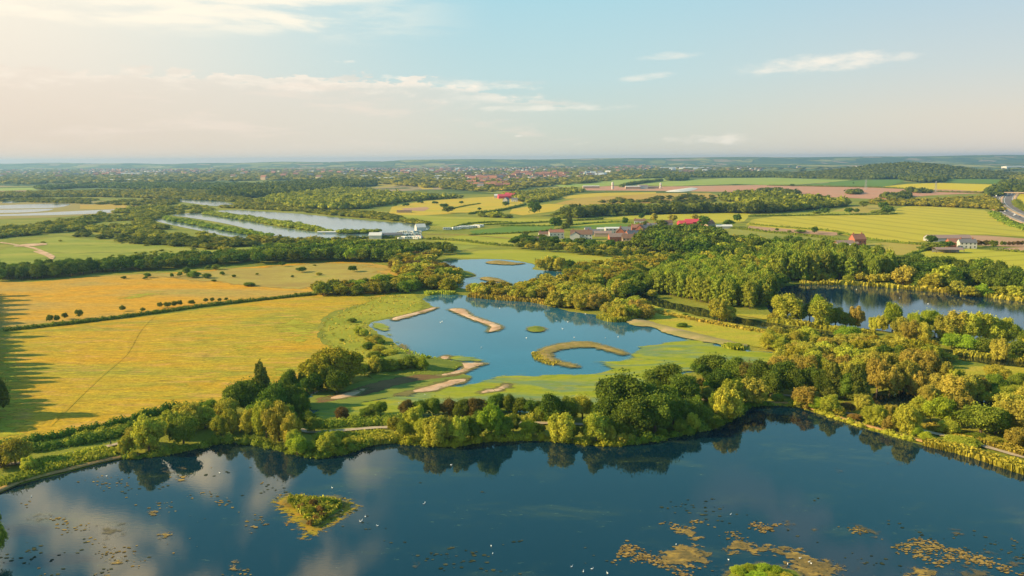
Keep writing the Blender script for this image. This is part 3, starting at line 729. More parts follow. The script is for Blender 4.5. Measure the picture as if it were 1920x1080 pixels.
LAKE2 = [(700, 604), (735, 597), (775, 588), (815, 579), (808, 572), (796, 563), (800, 555), (850, 552), (900, 558), (960, 564), (1000, 568), (1035, 575), (1080, 586), (1130, 592), (1165, 602), (1200, 610), (1222, 613), (1250, 625), (1290, 634), (1340, 643), (1400, 656), (1440, 660), (1475, 666), (1470, 676), (1400, 684), (1330, 692), (1270, 705), (1215, 722), (1180, 745), (1110, 762), (1000, 774), (880, 772), (760, 785), (650, 792), (590, 785), (574, 765), (572, 745), (610, 730), (680, 715), (760, 703), (800, 699), (780, 672), (755, 662), (748, 648), (725, 632), (702, 620), (694, 611)]
flat('lake', LAKE2, M_W2, jit=1.2, label='middle lake with sandbars and a curved island', cat='lake')
LAKE3 = [(813, 497), (840, 489), (900, 486), (960, 488), (1003, 497), (1000, 505), (1070, 512), (1055, 521), (990, 535), (930, 541), (870, 541), (852, 531), (866, 523), (892, 518), (872, 509), (832, 503)]
flat('lake', LAKE3, M_W2, jit=1.2, label='upper lake behind the middle lake with low grassy islets', cat='lake')
LAKER = [(1440, 548), (1500, 533), (1560, 531), (1640, 536), (1700, 543), (1800, 552), (1870, 560), (1920, 566), (2080, 580), (2120, 660), (1990, 650), (1920, 644), (1750, 634), (1640, 618), (1590, 614), (1530, 606), (1450, 592)]
flat('lake', LAKER, M_W2 if False else water_mat('deep_lake_water', (0.004, 0.025, 0.05), 0.03, 0.09, 1.0), label='right-hand lake in front of the poplar wood', cat='lake')
flat('pond', [(1635, 742), (1660, 732), (1700, 734), (1738, 745), (1730, 765), (1700, 780), (1655, 770)], M_W3, label='dark pond hidden among the scrub willows', cat='pond')
flat('pond', [(1800, 752), (1850, 748), (1905, 756), (1890, 772), (1830, 768)], M_W3, label='small dark pond behind the big round bush', cat='pond')
flat('lake', [(1190, 313), (1240, 311), (1340, 312), (1345, 314.5), (1260, 316), (1200, 315)], M_W4, sm=False, label='thin bright reservoir far off beyond the town', cat='lake')

# ================================================================== FIELDS
YEL = [(0.30, (0.60, 0.31, 0.014)), (0.44, (0.54, 0.33, 0.020)), (0.56, (0.47, 0.34, 0.025)), (0.68, (0.33, 0.30, 0.03))]
M_MEADOW = gmat('buttercup_meadow', YEL, 0.011, -14, 3.5, fine=.75, fscale=.16, bump=.6, patch=[((0.27, 0.29, 0.03), .020, .50, .66, .65), ((0.60, 0.32, 0.09), .05, .52, .66, .6), ((0.27, 0.22, 0.04), .11, .57, .68, .5), ((0.72, 0.50, 0.02), .09, .55, .70, .45)])
ORA = [(0.30, (0.66, 0.30, 0.012)), (0.46, (0.60, 0.32, 0.025)), (0.58, (0.50, 0.31, 0.06)), (0.7, (0.38, 0.31, 0.06))]
M_MEADOW2 = gmat('orange_meadow', ORA, 0.008, -12, 3.0, fine=.65, fscale=.12, bump=.5, patch=[((0.30, 0.30, 0.04), .03, .60, .72, .5)])
gridded('field', [(-80, 628), (15, 621), (300, 590), (575, 553), (660, 548), (740, 547), (725, 558), (680, 570), (630, 583), (606, 596), (598, 615), (600, 640), (640, 655), (680, 668), (700, 688), (640, 700), (560, 712), (500, 745), (430, 765), (380, 772), (250, 790), (120, 812), (40, 825), (-90, 850)], M_MEADOW, 14, jit=1.0,
        label='near golden buttercup meadow on the left with a faint track', cat='meadow')
gridded('field', [(-80, 536), (60, 529), (200, 517), (330, 511), (450, 502), (600, 492), (690, 493), (745, 505), (735, 520), (640, 535), (570, 549), (300, 583), (20, 613), (-80, 622)], M_MEADOW2, 16, jit=1.0,
        label='orange flowering meadow behind the long hedge on the left', cat='meadow')
M_TURF = gmat('green_grass', [(0.3, (0.24, 0.27, 0.022)), (0.5, (0.34, 0.33, 0.03)), (0.7, (0.44, 0.38, 0.04))], 0.02, 10, 2.2, fine=.35, fscale=.3, bump=.5, feather=(8, 1.6, .12))
M_PATCH = gmat('green_patch', [(0.3, (0.32, 0.33, 0.025)), (0.6, (0.46, 0.40, 0.03))], 0.05, -14, 3, fine=.6, fscale=.35, bump=.5, feather=(14, 3.2, .09))
M_BROWNG = gmat('brown_grass', [(0.3, (0.36, 0.25, 0.06)), (0.6, (0.44, 0.34, 0.07)), (0.75, (0.27, 0.28, 0.04))], 0.02, 10, 2.5, fine=.3, fscale=.15, bump=.4, feather=(24, 2.4, .03))
M_GREENF = gmat('pasture_feathered', [(0.3, (0.25, 0.29, 0.03)), (0.6, (0.34, 0.35, 0.035))], 0.02, 10, 2.5, fine=.3, fscale=.15, bump=.4, feather=(14, 2.0, .03))
gridded('grass', [(690, 492), (748, 505), (740, 522), (640, 538), (560, 548), (500, 545), (430, 540), (340, 530), (250, 522), (200, 517), (330, 508), (480, 498), (600, 490)], M_BROWNG, 8, label='brownish rough grass at the right end of the orange meadow', cat='grass')
gridded('grass', [(735, 546), (790, 552), (808, 575), (770, 592), (700, 606), (700, 622), (745, 645), (770, 672), (800, 690), (700, 700), (640, 690), (600, 650), (590, 620), (600, 600), (650, 578)], M_TURF, 6, label='tussocky green grass between the golden meadow and middle lake', cat='grass')
for i, pts in enumerate([[(20, 628), (45, 628), (60, 700), (75, 770), (60, 815), (0, 830), (-60, 830), (-40, 700), (0, 640)], [(190, 660), (215, 655), (258, 652), (225, 664), (195, 668)], [(295, 653), (340, 643), (380, 632), (350, 650), (310, 658)], [(330, 720), (372, 718), (360, 737), (330, 738)],
                         [(430, 650), (480, 640), (500, 660), (470, 675), (435, 668)], [(500, 610), (560, 590), (600, 605), (595, 640), (540, 650)], [(480, 700), (560, 680), (640, 690), (560, 705), (500, 725)], [(380, 745), (430, 738), (420, 755), (385, 760)], [(200, 560), (260, 548), (330, 545), (260, 562)]]):
    gridded('grass', pts, M_PATCH, 5, label=['dark green strip along the left edge of the golden meadow', 'green patch beside the track in the golden meadow', 'long green patch at the centre of the golden meadow', 'green patch in the golden meadow nearest the hedge', 'green patch in the right part of the golden meadow', 'wide green patch where the golden meadow meets rough grass', 'green border of the golden meadow above the big willows', 'small green patch above the shore willows', 'green streak in the orange meadow'][i], cat='grass')  # first sheet paints the tree row's shade as a green strip
M_PAST = gmat('pasture', [(0.3, (0.27, 0.29, 0.025)), (0.5, (0.36, 0.36, 0.03)), (0.7, (0.44, 0.38, 0.05))], 0.01, 5, 2.5, fine=.22, fscale=.12, bump=.35)
M_PAST2 = gmat('damp_pasture', [(0.3, (0.22, 0.26, 0.03)), (0.5, (0.30, 0.32, 0.04)), (0.7, (0.40, 0.35, 0.06))], 0.009, 5, 2.5, fine=.25, fscale=.1, bump=.4, patch=[((0.15, 0.19, 0.03), .02, .55, .62, .6)])
M_WHEAT = gmat('young_wheat', [(0.25, (0.55, 0.44, 0.04)), (0.5, (0.52, 0.43, 0.04)), (0.75, (0.42, 0.39, 0.045))], 0.004, 0, .5, fine=.14, fscale=.03, bump=.1, tram=(-10, 38, 2.6, .24))
M_WHEAT2 = gmat('green_wheat', [(0.3, (0.54, 0.45, 0.035)), (0.6, (0.46, 0.42, 0.035))], 0.006, 20, .6, fine=.12, fscale=.06, bump=.1, tram=(70, 24, 2, .2))
M_GREEN = gmat('green_crop', [(0.3, (0.11, 0.20, 0.025)), (0.6, (0.16, 0.25, 0.03))], 0.008, 0, 2, fine=.12, fscale=.06, bump=.1)
M_OLIVE = gmat('olive_crop', [(0.3, (0.25, 0.26, 0.045)), (0.6, (0.33, 0.31, 0.05))], 0.008, 8, 3, fine=.14, fscale=.06, bump=.15)
M_TANF = gmat('tan_hay', [(0.3, (0.42, 0.30, 0.06)), (0.6, (0.42, 0.34, 0.06)), (0.75, (0.32, 0.30, 0.05))], 0.02, 8, 3, fine=.2, fscale=.08, bump=.2)
M_SOIL = gmat('brown_soil', [(0.3, (0.42, 0.24, 0.14)), (0.6, (0.50, 0.30, 0.17))], 0.01, 8, 2, fine=.12, fscale=.06, bump=.1)
M_RED = gmat('red_clay', [(0.25, (0.48, 0.19, 0.11)), (0.5, (0.58, 0.29, 0.17)), (0.62, (0.52, 0.32, 0.20)), (0.75, (0.24, 0.20, 0.08))], 0.012, 5, 4, fine=.25, fscale=.04, bump=.3)
M_GOLD = gmat('golden_hay', [(0.3, (0.56, 0.36, 0.035)), (0.5, (0.58, 0.42, 0.04)), (0.7, (0.44, 0.38, 0.04))], 0.006, 10, 3, fine=.15, fscale=.05, bump=.2)
M_HEATH = gmat('heath', [(0.3, (0.52, 0.28, 0.06)), (0.5, (0.50, 0.33, 0.06)), (0.68, (0.34, 0.30, 0.05))], 0.010, 6, 4, fine=.2, fscale=.05, bump=.3)
M_RAPE = gmat('yellow_rape', [(0.3, (0.62, 0.50, 0.012)), (0.7, (0.66, 0.48, 0.02))], 0.01, 4, 3, fine=.1, fscale=.05, bump=.1)
M_LGREEN = gmat('light_green_crop', [(0.3, (0.28, 0.36, 0.06)), (0.55, (0.34, 0.40, 0.07)), (0.75, (0.44, 0.42, 0.07))], 0.003, 6, 3, fine=.1, fscale=.03, bump=.1)
M_MUD = gmat('mud_and_marsh', [(0.3, (0.30, 0.27, 0.06)), (0.5, (0.36, 0.27, 0.09)), (0.7, (0.24, 0.25, 0.05))], 0.01, 4, 4, fine=.2, fscale=.06, bump=.2)
FIELDS = [
    ([(-80, 492), (0, 470), (60, 452), (110, 444), (240, 455), (390, 463), (480, 463), (560, 462), (540, 470), (460, 478), (360, 482), (280, 488), (180, 495), (60, 503), (-80, 520)], M_PAST2, 'damp green pasture behind the dark tree belt on the left'),
    ([(390, 458), (520, 452), (700, 450), (800, 455), (900, 462), (860, 470), (760, 468), (560, 466), (440, 470)], M_PAST2, 'thin green pasture below the three long pools'),
    ([(830, 482), (900, 470), (960, 468), (1060, 475), (1180, 484), (1300, 494), (1310, 501), (1260, 503), (1120, 497), (1003, 495), (960, 487), (900, 485)], M_PAST, 'olive pasture between upper lake and village trees'),
    ([(810, 452), (870, 440), (960, 436), (1010, 442), (1000, 452), (930, 462), (860, 458)], M_PAST, 'small pasture right of the caravan park'),
    ([(745, 402), (850, 407), (960, 409), (1060, 411), (1080, 415), (1000, 418), (900, 424), (860, 428), (812, 424), (800, 417), (750, 411), (720, 406)], M_PAST, 'yellow-green meadow behind the caravan park'),
    ([(880, 433), (960, 424), (1040, 424), (1035, 432), (960, 438), (890, 440)], M_GREEN, 'deep green field left of the white farmhouse'),
    ([(1058, 426), (1110, 420), (1150, 418), (1205, 424), (1200, 430), (1120, 430)], M_GREEN, 'deep green field behind the village roofs'),
    ([(1000, 420), (1080, 415), (1150, 413), (1170, 418), (1080, 424), (1000, 424)], M_PAST, 'narrow grass field above the green field'),
    ([(1120, 411), (1180, 405), (1290, 401), (1400, 398), (1408, 402), (1395, 416), (1340, 418), (1240, 412), (1150, 412)], M_WHEAT2, 'yellow-green crop field behind the village'),
    ([(728, 402), (735, 388), (790, 378), (860, 372), (935, 368), (950, 372), (975, 376), (985, 384), (930, 394), (860, 400), (790, 404)], M_GOLD, 'golden hay field on the rise left of the red barn'),
    ([(960, 392), (1030, 382), (1060, 384), (1040, 396), (980, 404), (955, 400)], M_GOLD, 'small golden field with single trees below the farm'),
    ([(1040, 382), (1080, 372), (1150, 365), (1240, 362), (1330, 362), (1350, 368), (1300, 376), (1200, 382), (1100, 386)], M_HEATH, 'orange heath behind the scrub wood'),
    ([(1240, 392), (1300, 384), (1400, 378), (1420, 386), (1330, 394)], M_HEATH, 'patch of orange heath inside the scrub wood'),
    ([(1050, 368), (1120, 362), (1230, 360), (1230, 363), (1130, 368), (1060, 373)], M_GOLD, 'strip of yellow grass below the quarry'),
    ([(1095, 352), (1140, 349), (1240, 350), (1420, 347), (1560, 349), (1680, 353), (1840, 357), (1850, 362), (1750, 366), (1660, 374), (1560, 370), (1480, 366), (1380, 360), (1250, 358), (1100, 357)], M_RED, 'long red clay quarry beyond the heath'),
    ([(1035, 347), (1100, 340), (1200, 334), (1300, 333), (1260, 339), (1180, 345), (1120, 350), (1060, 351)], M_LGREEN, 'green field left of the diagonal hedge by the quarry'),
    ([(1190, 347), (1260, 339), (1360, 334), (1440, 333), (1600, 338), (1500, 346), (1440, 347), (1380, 345), (1260, 349)], M_LGREEN, 'broad pale green field behind the quarry'),
    ([(1420, 333), (1460, 328), (1560, 326), (1680, 328), (1670, 333), (1600, 335)], M_LGREEN, 'pale green field below the far white farm'),
    ([(1505, 347), (1580, 340), (1640, 337), (1700, 336), (1690, 342), (1660, 350)], M_GREEN, 'blue-green field right of the pale green field'),
    ([(1768, 337), (1800, 335), (1880, 337), (1875, 345), (1800, 343), (1760, 341)], M_GREEN, 'dull green field under the wooded hill'),
    ([(1655, 350), (1700, 345), (1760, 343), (1868, 346), (1862, 352), (1840, 359), (1790, 356), (1700, 354)], M_RAPE, 'bright yellow rape field under the wooded hill'),
    ([(1905, 366), (1925, 363), (2000, 366), (2050, 390), (1960, 392), (1922, 387), (1900, 378)], M_RAPE, 'bright yellow-green field right of the motorway'),
    ([(1398, 422), (1410, 412), (1450, 406), (1560, 404), (1675, 402), (1682, 391), (1700, 387), (1760, 387), (1845, 394), (1880, 410), (1930, 436), (1960, 447), (1850, 440), (1800, 440), (1770, 452), (1690, 455), (1620, 448), (1570, 440), (1440, 428)], M_WHEAT, 'very large yellow-green wheat field with dark tramlines'),
    ([(1555, 398), (1600, 386), (1660, 384), (1672, 392), (1640, 398), (1590, 403)], M_TANF, 'small tan field behind the wheat field copse'),
    ([(1470, 402), (1540, 398), (1590, 396), (1600, 401), (1500, 406)], M_PAST, 'thin green field behind the wheat field'),
    ([(1405, 424), (1470, 429), (1570, 436), (1582, 440), (1560, 442), (1440, 433), (1400, 429)], M_SOIL, 'narrow strip of bare pink-brown soil before the wheat'),
    ([(1295, 428), (1370, 429), (1440, 436), (1540, 446), (1620, 455), (1560, 466), (1470, 468), (1400, 458), (1340, 440)], M_OLIVE, 'dull olive field in front of the soil strip'),
    ([(1612, 458), (1660, 455), (1728, 460), (1722, 470), (1695, 479), (1650, 476), (1600, 470)], M_TANF, 'tan hay field right of the red brick farmhouse'),
    ([(1700, 478), (1740, 470), (1800, 466), (1920, 474), (2040, 484), (2040, 525), (1920, 512), (1840, 506), (1740, 492), (1690, 484)], M_WHEAT2, 'bright green crop field in the lower right'),
    ([(1762, 446), (1800, 441), (1850, 442), (1925, 448), (2000, 452), (2000, 466), (1920, 464), (1850, 461), (1800, 458)], M_SOIL, 'bare reddish field behind the long shed'),
    ([(1865, 466), (1920, 464), (2000, 468), (2000, 474), (1900, 471)], M_SOIL, 'bare tan paddock right of the white farmhouse'),
    ([(-60, 381), (60, 377), (200, 377), (240, 388), (215, 400), (100, 408), (-60, 412)], M_MUD, 'brown and green marsh round the pale left pools'),
    ([(150, 384), (250, 384), (290, 388), (215, 392), (150, 392)], M_HEATH, 'orange marsh strip beside the pale left pools'),
    ([(-60, 354), (60, 352), (70, 356), (0, 358), (-60, 358)], M_LGREEN, 'small light green field at the far left'),
    ([(-60, 359), (50, 357), (60, 361), (-60, 363)], M_SOIL, 'thin brown field at the far left'),
    ([(470, 318), (530, 317), (545, 320), (480, 321)], M_LGREEN, 'tiny pale field behind the dark wood'),
    ([(670, 349), (720, 345), (760, 346), (730, 351), (690, 353)], M_TANF, 'olive clearing at the top of the big wood'),
    ([(785, 351), (812, 350), (812, 354), (792, 355)], M_GOLD, 'tiny golden clearing in the big wood'),
    ([(1430, 312), (1500, 309), (1600, 308), (1700, 309), (1720, 313), (1600, 316), (1460, 316)], M_GOLD, 'far golden fields in front of the distant village'),
    ([(1135, 307), (1190, 303.5), (1200, 306), (1180, 308)], M_LGREEN, 'tiny far green field beyond the town'),
    ([(1205, 306), (1240, 302.5), (1262, 305), (1250, 308)], M_SOIL, 'tiny far pink field beyond the town'),
    ([(1320, 305), (1350, 302.6), (1390, 302.6), (1400, 305)], M_SOIL, 'thin far tan field right of the reservoir'),
    ([(740, 392), (790, 388), (870, 386), (850, 392), (770, 397)], M_SOIL, 'bare pinkish slope under the golden hay field'),
]
FIELDS[-1] = ([(752, 391), (800, 388), (805, 391), (795, 396), (760, 395)], M_SOIL, 'bare pinkish slope under the golden hay field')
for pts, mt, lb in FIELDS: flat('field', pts, mt, label=lb, cat='field', sm=False)
for pts, lb in [([(283, 412), (300, 411), (345, 418), (400, 429), (450, 435), (482, 443), (478, 450), (430, 444), (370, 432), (318, 421)], 'narrow silver pool nearest the scrub, left of three parallel pools'),
                ([(323, 404), (345, 401), (372, 400), (430, 407), (500, 422), (560, 431), (600, 437), (610, 447), (520, 449), (490, 437), (430, 421), (360, 409)], 'long silver pool between the two wooded strips'),
                ([(408, 396), (440, 394), (480, 396), (560, 401), (640, 409), (720, 416), (790, 420), (806, 428), (780, 436), (710, 441), (690, 448), (600, 446), (610, 438), (560, 421), (490, 408), (440, 401)], 'largest pale pool beside the caravan park'),
                ([(305, 373), (350, 371), (400, 376), (446, 384), (410, 387), (350, 380)], 'small pale pool behind the three long pools'),
                ([(-60, 388), (60, 383), (130, 382), (110, 389), (50, 391), (-60, 392)], 'pale marsh pool at the left edge, middle of three'),
                ([(-60, 404), (40, 401), (120, 397), (220, 393), (217, 398), (120, 403), (-60, 406)], 'pale marsh pool at the left edge, nearest of three'),
                ([(-60, 395), (40, 393), (100, 392), (60, 398), (-60, 400)], 'pale marsh pool at the left edge, between two others'),
                ([(8, 378), (38, 377), (36, 380), (6, 381)], 'tiny marsh pool at the far left')]:
    flat('pool', pts, M_W4, label=lb, cat='pool')
# rough ground with sunlit grass, right of the middle lake
M_BANKG = gmat('bank_grass', [(0.3, (0.34, 0.34, 0.03)), (0.5, (0.46, 0.40, 0.035)), (0.7, (0.52, 0.36, 0.06))], 0.03, 15, 2.5, fine=.35, fscale=.35, bump=.6, feather=(4, 1.2, .15))
gridded('grass', [(1165, 565), (1200, 560), (1240, 575), (1320, 596), (1400, 610), (1500, 628), (1580, 640), (1500, 660), (1460, 662), (1400, 650), (1330, 636), (1260, 622), (1200, 605), (1215, 590), (1180, 575)], M_BANKG, 6, label='sunlit rough grass between the middle lake and river', cat='grass')
gridded('grass', [(1340, 588), (1400, 596), (1500, 612), (1600, 626), (1640, 622), (1560, 614), (1480, 600), (1440, 590)], M_BANKG, 6, label='bright grass bank between the river and right lake', cat='grass')
gridded('grass', [(1790, 690), (1860, 684), (1960, 694), (2000, 730), (1900, 740), (1840, 722), (1780, 705)], M_BANKG, 6, label='sunlit rough meadow at the right edge behind the scrub', cat='grass')
gridded('grass', [(1490, 535), (1600, 531), (1720, 540), (1850, 552), (1960, 562), (1960, 555), (1850, 545), (1700, 533), (1560, 526)], M_BANKG, 6, label='reedy far bank of the right lake', cat='grass')
gridded('grass', [(1100, 545), (1140, 530), (1180, 545), (1165, 562), (1120, 560)], M_TURF, 6, label='green clearing among the central willows', cat='grass')

strip('river', [(1188, 545), (1205, 558), (1240, 570), (1290, 580), (1330, 590), (1380, 601), (1440, 611), (1500, 620), (1570, 631), (1660, 644), (1740, 655), (1800, 668), (1860, 678), (1930, 685), (2050, 700)], [16, 15, 14, 13, 12, 12], M_W3, label='narrow brown river curving between the middle and right lakes', cat='river')

# ================================================================== ALGAE, SAND, ISLETS
M_ALGAE = gmat('algae', [(0.3, (0.24, 0.29, 0.018)), (0.5, (0.36, 0.36, 0.022)), (0.68, (0.46, 0.38, 0.03))], 0.03, 12, 3.0, fine=.35, fscale=.5, bump=.1, feather=(7, 2.2, .045), patch=[((0.08, 0.21, 0.15), .03, .44, .60, .65), ((0.20, 0.27, 0.02), .12, .48, .62, .6), ((0.42, 0.30, 0.04), .06, .55, .66, .4)])
M_ALGAE2 = gmat('thin_algae', [(0.3, (0.13, 0.19, 0.04)), (0.6, (0.26, 0.28, 0.04))], 0.05, 12, 3.0, fine=.25, fscale=.5, bump=.1, feather=(4, 1.7, .09))
M_SAND = gmat('sand', [(0.3, (0.48, 0.27, 0.14)), (0.5, (0.68, 0.43, 0.26)), (0.7, (0.76, 0.55, 0.36))], 0.08, 10, 1.6, fine=.25, fscale=.9, bump=.3, patch=[((0.20, 0.17, 0.05), .12, .54, .62, .6)])
M_MUDS = gmat('wet_mud', [(0.3, (0.15, 0.09, 0.04)), (0.6, (0.24, 0.15, 0.06))], 0.06, 10, 1.6, fine=.25, fscale=.9, bump=.3, feather=(3, 1.8, .2))
gridded('algae', [(1490, 664), (1400, 655), (1290, 633), (1240, 642), (1185, 652), (1172, 668), (1108, 680), (1122, 693), (1060, 700), (960, 700), (905, 706), (880, 716), (830, 722), (740, 740), (680, 748), (600, 752), (570, 752), (575, 790), (650, 800), (760, 792), (900, 780), (1110, 770), (1190, 750), (1225, 724), (1290, 705), (1400, 690), (1490, 680)], M_ALGAE, 4, jit=1.0, kind='stuff', label='yellow-green algae covering the near side of the middle lake', cat='algae')
gridded('algae', [(566, 752), (590, 734), (680, 712), (760, 697), (870, 698), (895, 712), (830, 728), (740, 748), (640, 768), (575, 775)], M_ALGAE2, 3, kind='stuff', label='thin green-brown algae by the dark willows', cat='algae')  # real algae, its colour also painted in for the willows' dark reflection
gridded('algae', [(760, 655), (800, 664), (870, 664), (930, 675), (912, 684), (850, 680), (790, 672)], M_ALGAE, 3, kind='stuff', label='yellow weed fringe beside the grassy spit', cat='algae')
gridded('algae', [(700, 600), (740, 615), (745, 632), (770, 650), (745, 650), (715, 630), (690, 614)], M_ALGAE, 3, kind='stuff', label='yellow weed fringe in the lake\'s west bay', cat='algae')
gridded('mud', [(580, 752), (640, 735), (720, 712), (800, 700), (880, 698), (870, 706), (760, 722), (700, 742), (640, 752), (600, 760)], M_MUDS, 3, label='wet brown mud below the big dark willow', cat='mud')
M_CAUSE = gmat('causeway', [(0.3, (0.30, 0.28, 0.07)), (0.5, (0.42, 0.32, 0.12)), (0.7, (0.50, 0.36, 0.18))], 0.06, 20, 2, fine=.3, fscale=.6, bump=.3)
M_WET = gmat('wet_margin', [(0.3, (0.16, 0.14, 0.05)), (0.6, (0.26, 0.22, 0.07))], 0.1, 10, 1.6, fine=.3, fscale=.9, bump=.1, feather=(3.2, 2.6, .25, .2, .8, .85))
def bar(pts, label, mat=M_SAND, h=.16, step=1.6, jit=.6, name='sandbar', cat='sandbar', slope=.16, skirt=True):
    if step < 3:
        W_ = wpoly(pts, 4, True, .4); A2 = sum(W_[i - 1][0] * W_[i][1] - W_[i][0] * W_[i - 1][1] for i in range(len(W_)))
        T = np.roll(W_, -1, 0) - np.roll(W_, 1, 0); T /= np.linalg.norm(T, axis=1)[:, None] + 1e-9; N_ = np.stack([T[:, 1], -T[:, 0]], 1) * (1 if A2 > 0 else -1)
        o = gridded('mud', [tuple(p) for p in densify(W_, 6) * 0 + densify(W_, 6)] if False else [tuple(p) for p in W_ + N_ * 2.2], M_WET, 1.6, world=True, label='wet margin round the ' + label[:60], cat='mud')
        o['label'] = ' '.join(('wet muddy margin round the ' + label).split()[:16])
    world = False
    if step < 3 and name in ('sandbar', 'gravel_island'):
        k_ = -1.0 if name == 'gravel_island' else -.7; pts = [tuple(p) for p in W_ + N_ * k_]; world = True
    return gridded(name, pts, mat, step, jit=0 if world else jit, world=world, label=label, cat=cat, height=lambda e, x, y: np.minimum(e * slope, h) + .06 * wav(x, y, 1.9) * (e > .1) - .02 * (e < .1))
bar([(602, 750), (630, 742), (660, 734), (690, 728), (686, 734), (664, 744), (636, 750)], 'small pale sandbar below the dark willows, leftmost')
bar([(740, 742), (775, 732), (820, 720), (850, 712), (874, 711), (876, 716), (850, 724), (815, 735), (780, 738), (760, 743)], 'long pale sandbar in the middle of the algae')
bar([(896, 740), (908, 732), (930, 729), (945, 720), (958, 724), (948, 732), (918, 738)], 'forked pale sandbar on the right of the algae')
bar([(806, 706), (840, 700), (868, 690), (852, 682), (880, 681), (912, 682), (890, 691), (870, 700), (836, 706)], 'sandbar at the tip of the grassy spit')
bar([(840, 581), (858, 579), (874, 581), (884, 591), (905, 599), (925, 605), (943, 614), (932, 621), (912, 624), (918, 614), (900, 606), (880, 599), (862, 591)], 'pink sand island shaped like a bent arm')
bar([(752, 646), (762, 652), (768, 664), (776, 672), (764, 668), (755, 658)], 'narrow brown beach on the west shore')
bar([(822, 672), (830, 668), (846, 667), (842, 674), (830, 676)], 'tiny pink sandbank beside the spit')
bar([(735, 597), (775, 587), (812, 577), (818, 580), (780, 592), (740, 602)], 'curved brown beach along the north-west shore', h=.35)
M_VEGB = gmat('weedy_gravel', [(0.3, (0.26, 0.17, 0.07)), (0.5, (0.33, 0.25, 0.06)), (0.65, (0.46, 0.30, 0.14))], 0.25, 10, 1.6, fine=.35, fscale=1.2, bump=.4)
bar([(1006, 661), (1022, 652), (1050, 645), (1080, 641), (1108, 642), (1140, 650), (1174, 661), (1170, 667), (1145, 661), (1118, 654), (1094, 652), (1062, 655), (1042, 660), (1036, 667), (1050, 677), (1084, 686), (1078, 691), (1050, 686), (1014, 678), (1006, 668)], 'curved C-shaped gravel island in the middle lake', M_VEGB, name='gravel_island', cat='island', h=.3)
M_SPIT = gmat('spit_grass', [(0.3, (0.14, 0.19, 0.025)), (0.6, (0.26, 0.28, 0.035))], 0.1, 10, 1.6, fine=.4, fscale=.8, bump=.6)
bar([(745, 652), (764, 664), (800, 670), (840, 676), (868, 682), (858, 692), (832, 702), (800, 704), (740, 704), (700, 712), (690, 695), (720, 670)], 'green grassy spit reaching into the middle lake', M_SPIT, name='grass_spit', cat='spit', h=.9, step=3)
bar([(988, 618), (1000, 613), (1016, 614), (1022, 619), (1010, 623), (994, 622)], 'small round weedy islet in the middle lake', M_SPIT, name='islet', cat='islet', h=1.1, step=1.2)
bar([(825, 506), (850, 506), (874, 509), (890, 516), (872, 520), (850, 514), (835, 512)], 'low grassy islet near the left shore of the upper lake', M_SPIT, name='islet', cat='islet', h=.8, step=2)
bar([(900, 523), (915, 520), (940, 525), (944, 529), (920, 528)], 'thin brown islet in the upper lake', M_VEGB, name='islet', cat='islet', h=.7, step=2)
bar([(912, 492), (935, 489), (965, 493), (985, 494), (960, 497), (920, 495)], 'thin islet along the far shore of the upper lake', M_VEGB, name='islet', cat='islet', h=.7, step=2)
bar([(1170, 600), (1200, 598), (1230, 607), (1290, 622), (1350, 636), (1400, 648), (1390, 654), (1340, 645), (1290, 636), (1250, 626), (1222, 614), (1190, 612)], 'sandy causeway along the east shore of the middle lake', M_CAUSE, name='causeway', cat='causeway', h=.7, step=3)
# foreground island and its weed skirt
M_WEEDO = gmat('orange_water_weed', [(0.3, (0.24, 0.25, 0.02)), (0.5, (0.40, 0.29, 0.025)), (0.66, (0.46, 0.24, 0.03))], 0.25, 20, 1.4, fine=.4, fscale=1.1, bump=.1, feather=(4.0, 3.4, .5, .25, .8, .92))
gridded('water_weed', [(502, 940), (520, 926), (560, 922), (600, 926), (650, 930), (680, 945), (675, 962), (645, 978), (615, 1000), (580, 1013), (548, 1022), (555, 1005), (540, 990), (520, 970)], M_WEEDO, 1.5, z=.08, kind='stuff', label='orange-green weed skirt round the foreground island', cat='water weed')
bar([(537, 941), (552, 934), (590, 938), (620, 936), (643, 948), (632, 962), (610, 975), (598, 988), (580, 988), (572, 972), (556, 955)], 'triangular overgrown island in the foreground lake', M_SPIT, name='island', cat='island', h=.7, step=1.2)
M_WEEDP = gmat('pale_water_weed', [(0.3, (0.14, 0.12, 0.05)), (0.5, (0.26, 0.18, 0.06)), (0.64, (0.50, 0.32, 0.07))], 0.4, 20, 1.4, fine=.5, fscale=1.3, bump=.1, feather=(3.2, 4.2, .45, .3, .62, .88))
M_WEEDD = gmat('sunken_water_weed', [(0.3, (0.10, 0.10, 0.05)), (0.5, (0.17, 0.14, 0.07)), (0.66, (0.26, 0.19, 0.08))], 0.3, 20, 1.4, fine=.5, fscale=1.3, bump=.1, feather=(4.5, 4.0, .4, .3, .8, .6))
